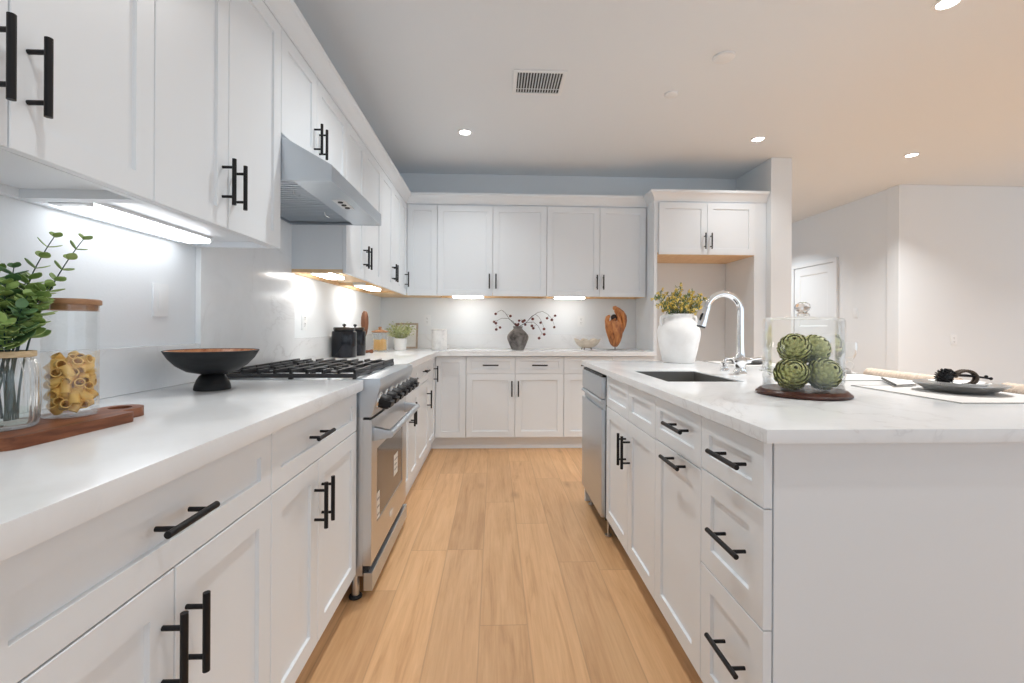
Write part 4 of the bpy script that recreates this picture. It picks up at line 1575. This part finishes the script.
def berry_branch(label, path_px, berries_px, dy, seed):
    """path in photo-measured offsets from the vase mouth, metres: (x, z)"""
    r = random.Random(seed)
    t = thing('berry_branch', label, 'branch', (GX, GY, CT), 0, 'berry branches in the grey clay vase')
    P = [Vector((x, dy * i / (len(path_px) - 1), z)) for i, (x, z) in enumerate(path_px)]
    # smooth by midpoints
    pts = [P[0]]
    for i in range(1, len(P) - 1):
        pts += [P[i - 1].lerp(P[i], 0.7), P[i], P[i].lerp(P[i + 1], 0.3)]
    pts.append(P[-1])
    mb = MB()
    n = len(pts)
    mb.tube(pts, [0.0028 - 0.0016 * i / (n - 1) for i in range(n)], 7)
    for (bx, bz) in berries_px:
        near = min(pts, key=lambda q: (q.x - bx) ** 2 + (q.z - bz) ** 2 + (0.0 if q.z >= bz else 0.002))
        b = Vector((bx, near.y + r.uniform(-0.015, 0.015), bz))
        m_ = near.lerp(b, 0.5) + Vector((0, 0, 0.008))
        mb.tube([near, m_, b], 0.0010, 5)
    tw = mb.build('twig', M['twig'], t)
    for (bx, bz) in berries_px:
        near = min(pts, key=lambda q: (q.x - bx) ** 2 + (q.z - bz) ** 2 + (0.0 if q.z >= bz else 0.002))
        b = MB()
        b.ball((bx, near.y + r.uniform(-0.01, 0.01), bz), r.uniform(0.0125, 0.0155), (1, 1, 0.95), 2)
        b.build('berry', M['berry'], t)
    return t


def zx(px, py):
    return ((px - 518.3) * KB, (350.3 - py) * KB)


def px_of(zx_, zy_):       # zoomed crop to photograph
    return zx(480 + zx_ / 11.378, 300 + zy_ / 11.378)


berry_branch('leftmost berry branch arching over the left of the grey vase', [(0, 0.1), (-0.02, 0.235), px_of(330, 210), px_of(290, 150), px_of(250, 120), px_of(210, 140), px_of(185, 165)],
             [px_of(183, 165), px_of(350, 188), px_of(410, 280)], -0.03, 1)
berry_branch('low left berry branch drooping beside the grey vase', [(0.0, 0.1), (-0.015, 0.235), px_of(380, 250), px_of(320, 215), px_of(250, 215), px_of(200, 240), px_of(185, 300)],
             [px_of(185, 270), px_of(232, 318), px_of(190, 340), px_of(165, 255)], -0.08, 2)
berry_branch('short upright berry sprig in the mouth of the grey vase', [(0, 0.1), (0.003, 0.235), px_of(445, 270), px_of(447, 240)],
             [px_of(447, 240), px_of(440, 280), px_of(490, 250), px_of(430, 292), px_of(508, 238)], -0.03, 3)
berry_branch('long berry branch arching farthest to the right', [(0, 0.1), (0.02, 0.235), px_of(520, 270), px_of(600, 190), px_of(660, 145), px_of(720, 132), px_of(780, 165), px_of(830, 215), px_of(855, 290)],
             [px_of(770, 210), px_of(828, 228), px_of(865, 180), px_of(855, 312)], 0.02, 4)
berry_branch('middle right berry branch with a tight arch', [(0, 0.1), (0.018, 0.235), px_of(530, 260), px_of(590, 190), px_of(630, 165), px_of(670, 195), px_of(700, 245), px_of(725, 310)],
             [px_of(603, 220), px_of(690, 262), px_of(730, 333), px_of(520, 285)], -0.05, 5)
berry_branch('low right berry branch drooping toward the shell bowl', [(0, 0.1), (0.016, 0.235), px_of(540, 260), px_of(610, 255), px_of(660, 300), px_of(690, 360), px_of(700, 385)],
             [px_of(605, 325), px_of(592, 298), px_of(725, 392), px_of(667, 435)], -0.10, 6)

# shell bowl
sb = thing('shell_bowl', 'cream scalloped shell bowl on small feet on the back counter', 'bowl', (0.912, 4.44, CT), 0)
mb = MB()
sc_w = lambda a, h: 1.0 + (0.11 * max(0.0, (h - 0.03)) / 0.07) * math.cos(7 * a + 0.6)
prof = [(0, 0.022), (0.04, 0.023), (0.075, 0.036), (0.10, 0.058), (0.115, 0.083), (0.124, 0.104), (0.120, 0.105), (0.11, 0.083), (0.094, 0.06), (0.07, 0.041), (0.035, 0.03), (0, 0.029)]
mb.lathe(prof, (0, 0, 0), 84, wob=sc_w, sy=0.85)
for v in mb.bm.verts:
    if v.co.z > 0.055:
        a = math.atan2(v.co.y, v.co.x)
        v.co.z += 0.010 * math.cos(7 * a + 0.6) * (v.co.z - 0.055) / 0.05
mb.build('shell', M['shell'], sb, True, 60)
for a in (0.5, 2.6, 4.0, 5.4):
    mb = MB()
    c = Vector((0.048 * math.cos(a), 0.042 * math.sin(a), 0))
    mb.tube([c + Vector((0, 0, 0.026)), c * 1.15 + Vector((0, 0, 0.014)), c * 1.1 + Vector((0, 0, 0.0045))], [0.006, 0.005, 0.0042], 10)
    mb.build('foot', M['bronze'], sb)

# root wood sculpture
rs = thing('wood_sculpture', 'tall polished root wood sculpture on a thin rod on the back counter', 'sculpture', (1.19, 4.44, CT), 0)
mb = MB()
KS = 4.44 / 455.0


def sp_(zx_, zy_):
    return ((565 + zx_ / 11.388 - 616.4) * KS, (351.5 - (300 + zy_ / 11.388)) * KS)


# body lofted from left/right outline rows (zoomed crop coordinates)
rows = [(545, 565, 610), (520, 535, 632), (480, 512, 650), (430, 497, 664), (380, 480, 672), (330, 470, 676), (280, 470, 670), (250, 480, 640)]
rings = []
bm = mb.bm
nS = 22
for (zy, xl, xr) in rows:
    a = sp_(xl, zy)
    b = sp_(xr, zy)
    cx, hw, z = (a[0] + b[0]) / 2, (b[0] - a[0]) / 2, a[1]
    rings.append([bm.verts.new((cx + hw * math.cos(2 * PI * k / nS) * (1 + 0.05 * math.sin(5 * 2 * PI * k / nS + zy)), hw * 0.55 * math.sin(2 * PI * k / nS) * (1 + 0.12 * math.sin(3 * 2 * PI * k / nS + zy * 0.01)), z)) for k in range(nS)])
for A, B in zip(rings, rings[1:]):
    bridge(A, B)
bm.faces.new(rings[0][::-1])
bm.faces.new(rings[-1])


def limb(pts, rad, sq=0.6):
    P = [Vector((*[sp_(x, y)[0]], d, sp_(x, y)[1])) for (x, y, d) in pts]
    mb.tube(P, [q / 11.388 * KS for q in rad], 16)


limb([(640, 430, 0.0), (664, 360, 0.0), (682, 300, 0.0), (688, 245, 0.0), (680, 200, -0.004), (655, 160, -0.006), (615, 125, -0.004), (575, 97, 0.0), (558, 96, 0.0)], [14, 24, 31, 35, 39, 37, 33, 26, 14])
limb([(610, 430, -0.022), (632, 340, -0.02), (632, 270, -0.018), (625, 215, -0.015), (610, 170, -0.01), (585, 130, -0.004)], [16, 24, 24, 22, 22, 18])
limb([(500, 300, 0), (492, 250, 0), (497, 210, 0.0), (522, 185, 0.0)], [30, 27, 25, 12])
limb([(545, 300, 0.02), (580, 240, 0.03), (600, 190, 0.025)], [40, 36, 30])
limb([(560, 400, -0.02), (545, 320, -0.026), (535, 262, -0.018), (560, 240, -0.012), (590, 222, -0.010)], [24, 20, 15, 12, 9])
mb.build('root_body', M['root_wood'], rs, True, 60)
mb = MB()
c0 = sp_(573, 208)
mb.ball((c0[0], 0.004, c0[1]), 0.030, (1.1, 0.6, 1.05), 2)  # solid near-black ball, its colour standing for shade inside the hollow
mb.build('hollow', M['hollow_shade'], rs, True, label='black ball painted as the shaded hollow near the top')
mb = MB()
mb.cyl((0.0, 0, 0.0085), (0.0, 0, 0.060), 0.0045, seg=12)
mb.build('rod', M['bronze'], rs)
mb = MB()
mb.lathe([(0, 0.0003), (0.092, 0.0003), (0.092, 0.006), (0.088, 0.0083), (0, 0.0083)], (0, 0, 0), 40, sy=0.75)
mb.build('stand_base', M['pewter'], rs)

# ------------------------------------------------------------------ island: white vase with yellow sprays
WXv, WYv = 1.185, 2.885
wv = thing('white_vase', 'large chalk white vase with two shoulder handles at the far end of the island', 'vase', (WXv, WYv, CT), 0.2)
mb = MB()
mb.lathe([(0, 0.0003), (0.092, 0.0003), (0.098, 0.006), (0.115, 0.08), (0.131, 0.16), (0.134, 0.195), (0.124, 0.232), (0.098, 0.262), (0.084, 0.278), (0.082, 0.294), (0.090, 0.308), (0.086, 0.310),
          (0.074, 0.295), (0.076, 0.275), (0.11, 0.235), (0.12, 0.19), (0.09, 0.02), (0, 0.015)], (0, 0, 0), 52)
mb.build('vase_body', M['whiteclay'], wv)
for s in (-1, 1):
    mb = MB()
    mb.tube([(s * 0.083, 0, 0.292), (s * 0.106, 0, 0.298), (s * 0.123, 0, 0.288), (s * 0.127, 0, 0.265), (s * 0.120, 0, 0.236)], [0.010, 0.011, 0.0115, 0.011, 0.010], 12)
    mb.build('handle', M['whiteclay'], wv)


def spray(tip, seed):
    r = random.Random(seed)
    t = thing('yellow_flower_spray', 'spray of yellow blossoms with olive leaves in the white island vase', 'flowers', (WXv, WYv, CT), 0, 'yellow flower sprays in the white vase')
    tip = Vector(tip)
    pts = bez((tip.x * 0.1, tip.y * 0.1, 0.2), (tip.x * 0.35, tip.y * 0.35, 0.33), tip, 12)
    st, lv, fl = MB(), MB(), MB()
    st.tube(pts, [0.002 - 0.001 * i / 12 for i in range(13)], 6)
    for k in range(11):
        f = 0.42 + 0.58 * k / 10
        i = min(int(f * 12), 11)
        p = pts[i].lerp(pts[i + 1], f * 12 - i)
        d = (pts[i + 1] - pts[i]).normalized()
        s = Quaternion(d, k * 2.4 + r.random()) @ d.orthogonal().normalized()
        q = p + s * r.uniform(0.012, 0.042) + d * r.uniform(0.0, 0.025)
        st.tube([p, q], 0.0008, 5)
        for j in range(5):
            e = Vector((r.gauss(0, 1), r.gauss(0, 1), r.gauss(0, 1) + 0.4)).normalized()
            lv.leafblade(p.lerp(q, r.random()), e, (0, 0, 1), r.uniform(0.018, 0.034), 0.008, 0.15, nseg=3)
        if k > 1:
            for j in range(5):
                e = Vector((r.gauss(0, 1), r.gauss(0, 1), r.gauss(0, 1))).normalized()
                c = q + e * 0.008
                for m_ in range(4):
                    e2 = Vector((r.gauss(0, 1), r.gauss(0, 1), r.gauss(0, 1) + 0.3)).normalized()
                    fl.leafblade(c, e2, e, 0.0105, 0.007, 0.1, nseg=2)
    st.build('stalk', M['stem'], t)
    lv.build('leaves', M['olive'], t)
    fl.build('blossoms', M['flower'], t)


for i, tp in enumerate([(-0.15, -0.02, 0.42), (-0.11, 0.06, 0.44), (-0.07, -0.06, 0.40), (-0.02, 0.0, 0.475), (0.03, -0.05, 0.42), (0.02, 0.07, 0.46), (0.08, 0.0, 0.455), (0.13, 0.05, 0.425), (0.16, -0.03, 0.41),
                        (-0.05, 0.04, 0.43), (0.10, -0.07, 0.38), (-0.12, -0.07, 0.37), (0.0, -0.08, 0.39)]):
    spray(tp, 40 + i)

# ------------------------------------------------------------------ island: cloche with artichokes
CX, CY = 1.018, 1.465
co = thing('cloche', 'clear glass cloche with a glass knob on a round dark wood base', 'cloche', (CX, CY, CT), 0)
mb = MB()
mb.lathe([(0, 0.0003), (0.132, 0.0003), (0.137, 0.004), (0.137, 0.009), (0.130, 0.013), (0.128, 0.016), (0.123, 0.020), (0, 0.020)], (0, 0, 0), 60)
mb.build('base', M['walnut_dark'], co)
gr_, gh = 0.117, 0.255
mb = MB()
mb.lathe([(gr_, 0.0205), (gr_, gh - 0.012), (gr_ - 0.004, gh - 0.003), (gr_ - 0.012, gh), (0, gh + 0.004), (0, gh + 0.0015), (gr_ - 0.012, gh - 0.0025), (gr_ - 0.006, gh - 0.006), (gr_ - 0.0028, gh - 0.014),
          (gr_ - 0.0028, 0.0205), (gr_, 0.0205)], (0, 0, 0), 64)
dome = mb.build('glass_dome', M['glass'], co, True, 30)


def real_glass(name):
    m, nt, b = new_mat(name)
    setp(b, base=(1, 1, 1), rough=0.02, trans=1.0, ior=1.45)
    return m


M['solid_glass'] = real_glass('solid_clear_glass')
mb = MB()
mb.lathe([(0, gh + 0.0045), (0.020, gh + 0.0045), (0.019, gh + 0.012), (0.012, gh + 0.016), (0.018, gh + 0.022), (0.023, gh + 0.032), (0.020, gh + 0.044), (0.010, gh + 0.050), (0, gh + 0.051)], (0, 0, 0), 12)
mb.build('glass_knob', M['solid_glass'], dome, True, 15)


def artichoke(label, c, r, seed, lean):
    rr = random.Random(seed)
    t = thing('artichoke', label, 'artichoke', c, 0, 'artichokes under the cloche')
    ax = Vector(lean).normalized()
    q = Vector((0, 0, 1)).rotation_difference(ax)
    core = MB()
    core.lathe([(0, -0.86 * r), (0.42 * r, -0.72 * r), (0.68 * r, -0.38 * r), (0.74 * r, 0.0), (0.62 * r, 0.38 * r), (0.36 * r, 0.66 * r), (0, 0.78 * r)], (0, 0, 0), 24)
    layers = 9
    bm = core.bm
    for L in range(layers):
        v = L / (layers - 1)
        th = -1.15 + 2.25 * v
        n = max(4, int(11 * math.cos(th * 0.92)) + 1)
        for k in range(n):
            a = 2 * PI * (k + 0.5 * (L % 2)) / n + rr.uniform(-0.06, 0.06)
            rad = Vector((math.cos(th) * math.cos(a), math.cos(th) * math.sin(a), math.sin(th)))
            upv = Vector((-math.sin(th) * math.cos(a), -math.sin(th) * math.sin(a), math.cos(th)))
            sd = rad.cross(upv)
            w = r * 0.33
            h = r * 0.58
            base = rad * r * 0.70 - upv * h * 0.28
            grid = []
            for i, tt in enumerate((0.0, 0.35, 0.7, 1.0)):
                ww = w * (0.75, 1.0, 0.78, 0.12)[i]
                lift = (0.0, 0.17, 0.27, 0.33)[i] * r
                row = []
                for s in (-1, -0.5, 0, 0.5, 1):
                    p = base + upv * h * tt + sd * ww * s + rad * (lift + 0.10 * r * (1 - s * s))
                    # wrap around the head
                    p = p.normalized() * min(p.length, r * 1.10)
                    row.append(bm.verts.new(p))
                grid.append(row)
            for i in range(3):
                for s in range(4):
                    bm.faces.new((grid[i][s], grid[i][s + 1], grid[i + 1][s + 1], grid[i + 1][s]))
    for v in bm.verts:
        v.co = q @ v.co
    core.build('bracts', M['artichoke'], t, True, 50)
    s = MB()
    s.cyl(q @ Vector((0, 0, -0.99 * r)), q @ Vector((0, 0, -0.8 * r)), 0.012, 0.013, 14)
    s.build('stem', M['stem'], t)


AZ = CT + 0.0205
AR = 0.048
artichoke('front left artichoke on the cloche base', (CX - 0.060, CY - 0.034, AZ + AR * 1.08), AR, 1, (-0.35, -1, 0.55))
artichoke('front right artichoke on the cloche base', (CX + 0.040, CY - 0.042, AZ + AR * 1.08), AR, 2, (0.1, -1, 0.55))
artichoke('rear artichoke on the cloche base behind the front two', (CX + 0.002, CY + 0.052, AZ + AR * 1.06), AR * 0.97, 3, (0.1, 0.4, 1))
artichoke('upper left artichoke stacked under the cloche', (CX - 0.024, CY + 0.004, AZ + 0.131), AR * 0.98, 4, (-0.5, -0.7, 0.8))
artichoke('upper right artichoke stacked under the cloche', (CX + 0.058, CY + 0.030, AZ + 0.127), AR * 0.98, 5, (0.3, -0.8, 0.7))

# ------------------------------------------------------------------ island: place settings


def placemat(label, x0, x1, y0, y1):
    t = thing('placemat', label, 'placemat', ((x0 + x1) / 2, (y0 + y1) / 2, CT), 0)
    a, b = (x1 - x0) / 2, (y1 - y0) / 2
    mb = MB()
    mb.box(-a, a, -b, b, 0.0003, 0.0025, 0.0008)
    mb.build('mat_cloth', M['linen'], t)
    mb = MB()
    w = 0.004
    for (p, q, r0, s0) in ((-a, a, -b, -b + w), (-a, a, b - w, b), (-a, -a + w, -b + w, b - w), (a - w, a, -b + w, b - w)):
        mb.box(p, q, r0, s0, 0.00255, 0.0034)
    mb.build('border', M['hem'], t, False, label='grey stitched border')
    return t


placemat('white placemat with grey border under the nearest pewter plate', 1.365, 1.765, 1.275, 1.69)
placemat('white placemat with grey border in the middle of the island, by the goblet', 1.385, 1.765, 1.86, 2.33)
placemat('white placemat with grey border farthest along the island, behind the faucet', 1.385, 1.765, 2.53, 2.97)


def charger(label, x, y, rz):
    t = thing('charger_plate', label, 'plate', (x, y, CT + 0.0036), rz)
    wv_ = lambda a, h: 1.0 + 0.018 * math.cos(5 * a) + 0.012 * math.cos(3 * a + 1)
    mb = MB()
    mb.lathe([(0, 0.0003), (0.070, 0.0003), (0.090, 0.006), (0.115, 0.021), (0.123, 0.0275), (0.123, 0.030), (0.114, 0.028), (0.088, 0.012), (0.070, 0.006), (0, 0.005)], (0, 0, 0), 64, wob=wv_)
    mb.build('plate_body', M['pewter'], t, True, 50)
    return t


charger('hammered pewter charger plate on the nearest placemat', 1.605, 1.51, 0.3)
charger('hammered pewter charger plate on the middle placemat, hidden behind the cloche', 1.555, 2.13, 1.3)
charger('hammered pewter charger plate on the farthest placemat, beside the faucet', 1.57, 2.76, 2.2)
pl = thing('salad_plate', 'small white plate resting on the pewter charger', 'plate', (1.605, 1.51, CT + 0.0098), 0)
mb = MB()
mb.lathe([(0, 0.0003), (0.045, 0.0003), (0.06, 0.010), (0.078, 0.026), (0.0795, 0.0285), (0.077, 0.0285), (0.058, 0.014), (0.043, 0.006), (0, 0.005)], (0, 0, 0), 48)
mb.build('plate_body', M['white_pot'], pl)

nr = thing('black_flower_ring', 'black beaded flower napkin ring with a twisted stem lying on the white plate', 'napkin ring', (1.605, 1.50, CT + 0.0445), -0.12)
hd_c = Vector((-0.056, 0.0, 0.010))
mb = MB()
mb.ball(hd_c, 0.024, (1, 0.8, 1), 2)
for k in range(90):
    z = 1 - 2 * (k + 0.5) / 90
    a = k * 2.399963
    d = Vector((math.sqrt(1 - z * z) * math.cos(a), 0.8 * math.sqrt(1 - z * z) * math.sin(a), z))
    mb.leafblade(hd_c + d * 0.019, d, Vector((0, 0, 1)) + d.orthogonal() * 0.3, 0.0115, 0.008, 0.1, nseg=2)
mb.build('flower_head', M['black'], nr)
path = [(-0.056, 0.0, 0.036), (-0.036, 0.002, 0.034), (-0.014, 0.004, 0.016), (0.018, 0.002, 0.015), (0.045, 0.0, 0.012), (0.07, -0.002, 0.009), (0.088, -0.004, 0.006)]
mb = MB()
mb.tube(path, [0.0035, 0.0042, 0.005, 0.0048, 0.004, 0.0035, 0.003], 10)
mb.ball((0.074, -0.003, 0.013), 0.0055)
mb.ball((0.088, -0.004, 0.0065), 0.0055)
mb.build('stem', M['black'], nr)
mb = MB()
for k in range(26):
    a = k / 26 * 1.55 * PI - 0.55 * PI
    for dy in (-0.006, 0.006):
        aa = a + (0.08 if dy > 0 else 0)
        mb.ball((0.010 + 0.034 * math.cos(aa), dy, 0.008 + 0.024 * math.sin(aa)), 0.0058, sub=1)
mb.build('beaded_ring', M['bronze'], nr)

nk = thing('folded_napkin', 'folded white napkin with a dark hem between the nearest pewter plate and the middle placemat', 'napkin', (1.56, 1.75, CT + 0.0036), 0.0)
mb = MB()
mb.prism([(-0.072, -0.118), (0.072, 0.102), (0.16, 0.05), (0.035, -0.09)], 0.0003, 0.006, 'z', 0.0015)
mb.build('cloth', M['linen'], nk)
mb = MB()
mb.tube([(-0.072, -0.118, 0.0075), (0.072, 0.102, 0.0085)], 0.0045, 8)
mb.tube([(-0.072, -0.118, 0.0068), (0.035, -0.09, 0.0068)], 0.0014, 6)
mb.build('hem', M['hem'], nk, label='dark hem')

gb = thing('goblet', 'clear glass goblet with ball stem and dark pewter foot, right behind the cloche', 'glass', (1.722, 2.14, CT + 0.0036), 0)
mb = MB()
mb.lathe([(0, 0.0003), (0.034, 0.0003), (0.034, 0.003), (0.016, 0.008), (0.008, 0.014), (0, 0.014)], (0, 0, 0), 36)
mb.build('foot', M['pewter'], gb)
mb = MB()
mb.lathe([(0, 0.0145), (0.007, 0.0145), (0.008, 0.020), (0.017, 0.030), (0.019, 0.040), (0.015, 0.052), (0.007, 0.058), (0.008, 0.064), (0.020, 0.074), (0.028, 0.095), (0.031, 0.12), (0.030, 0.15),
          (0.0285, 0.15), (0.0295, 0.12), (0.0265, 0.096), (0.018, 0.078), (0, 0.074)], (0, 0, 0), 40)
mb.build('glass_body', M['glass'], gb, True, 40)

# counter stools on the far side of the island
def stool(label, y0, y1):
    yc = (y0 + y1) / 2
    hw = (y1 - y0) / 2
    t = thing('counter_stool', label, 'stool', (1.965, yc, 0), 0)
    mb = MB()
    mb.box(-0.24, 0.2, -hw + 0.01, hw - 0.01, 0.62, 0.67, 0.015)
    mb.build('seat', M['rattan'], t)
    for sx in (-0.21, 0.17):
        for sy in (-1, 1):
            mb = MB()
            mb.tube([(sx * 1.1, sy * (hw - 0.03) * 1.05, 0.0), (sx, sy * (hw - 0.03), 0.619)], [0.014, 0.018], 14)
            mb.build('leg', M['stoolwood'], t)
    mb = MB()
    mb.tube([(-0.22, -hw + 0.04, 0.25), (0.18, -hw + 0.04, 0.25), (0.18, hw - 0.04, 0.25), (-0.22, hw - 0.04, 0.25)], 0.010, 10, closed=True)
    mb.build('footrest', M['stoolwood'], t)
    mb = MB()
    n = 40
    pts = [(-0.135 - 0.02 * math.sin(PI * i / n), -hw + 2 * hw * i / n, 0.913) for i in range(n + 1)]
    rad = [0.029 + 0.002 * (i % 2) for i in range(n + 1)]
    mb.tube(pts, rad, 16)
    bk = mb.build('backrest', M['rattan'], t, True, 60)
    mb = MB()
    for sy in (-1, 1):
        mb.tube([(-0.13, sy * (hw - 0.05), 0.671), (-0.14, sy * (hw - 0.05), 0.88)], 0.012, 10)
    mb.build('back_post', M['stoolwood'], t)


stool('woven beige counter stool behind the farther placemat, only its rolled back showing', 1.72, 2.15)
stool('woven beige counter stool at the right edge, its rolled back beside the pewter plate', 1.12, 1.56)
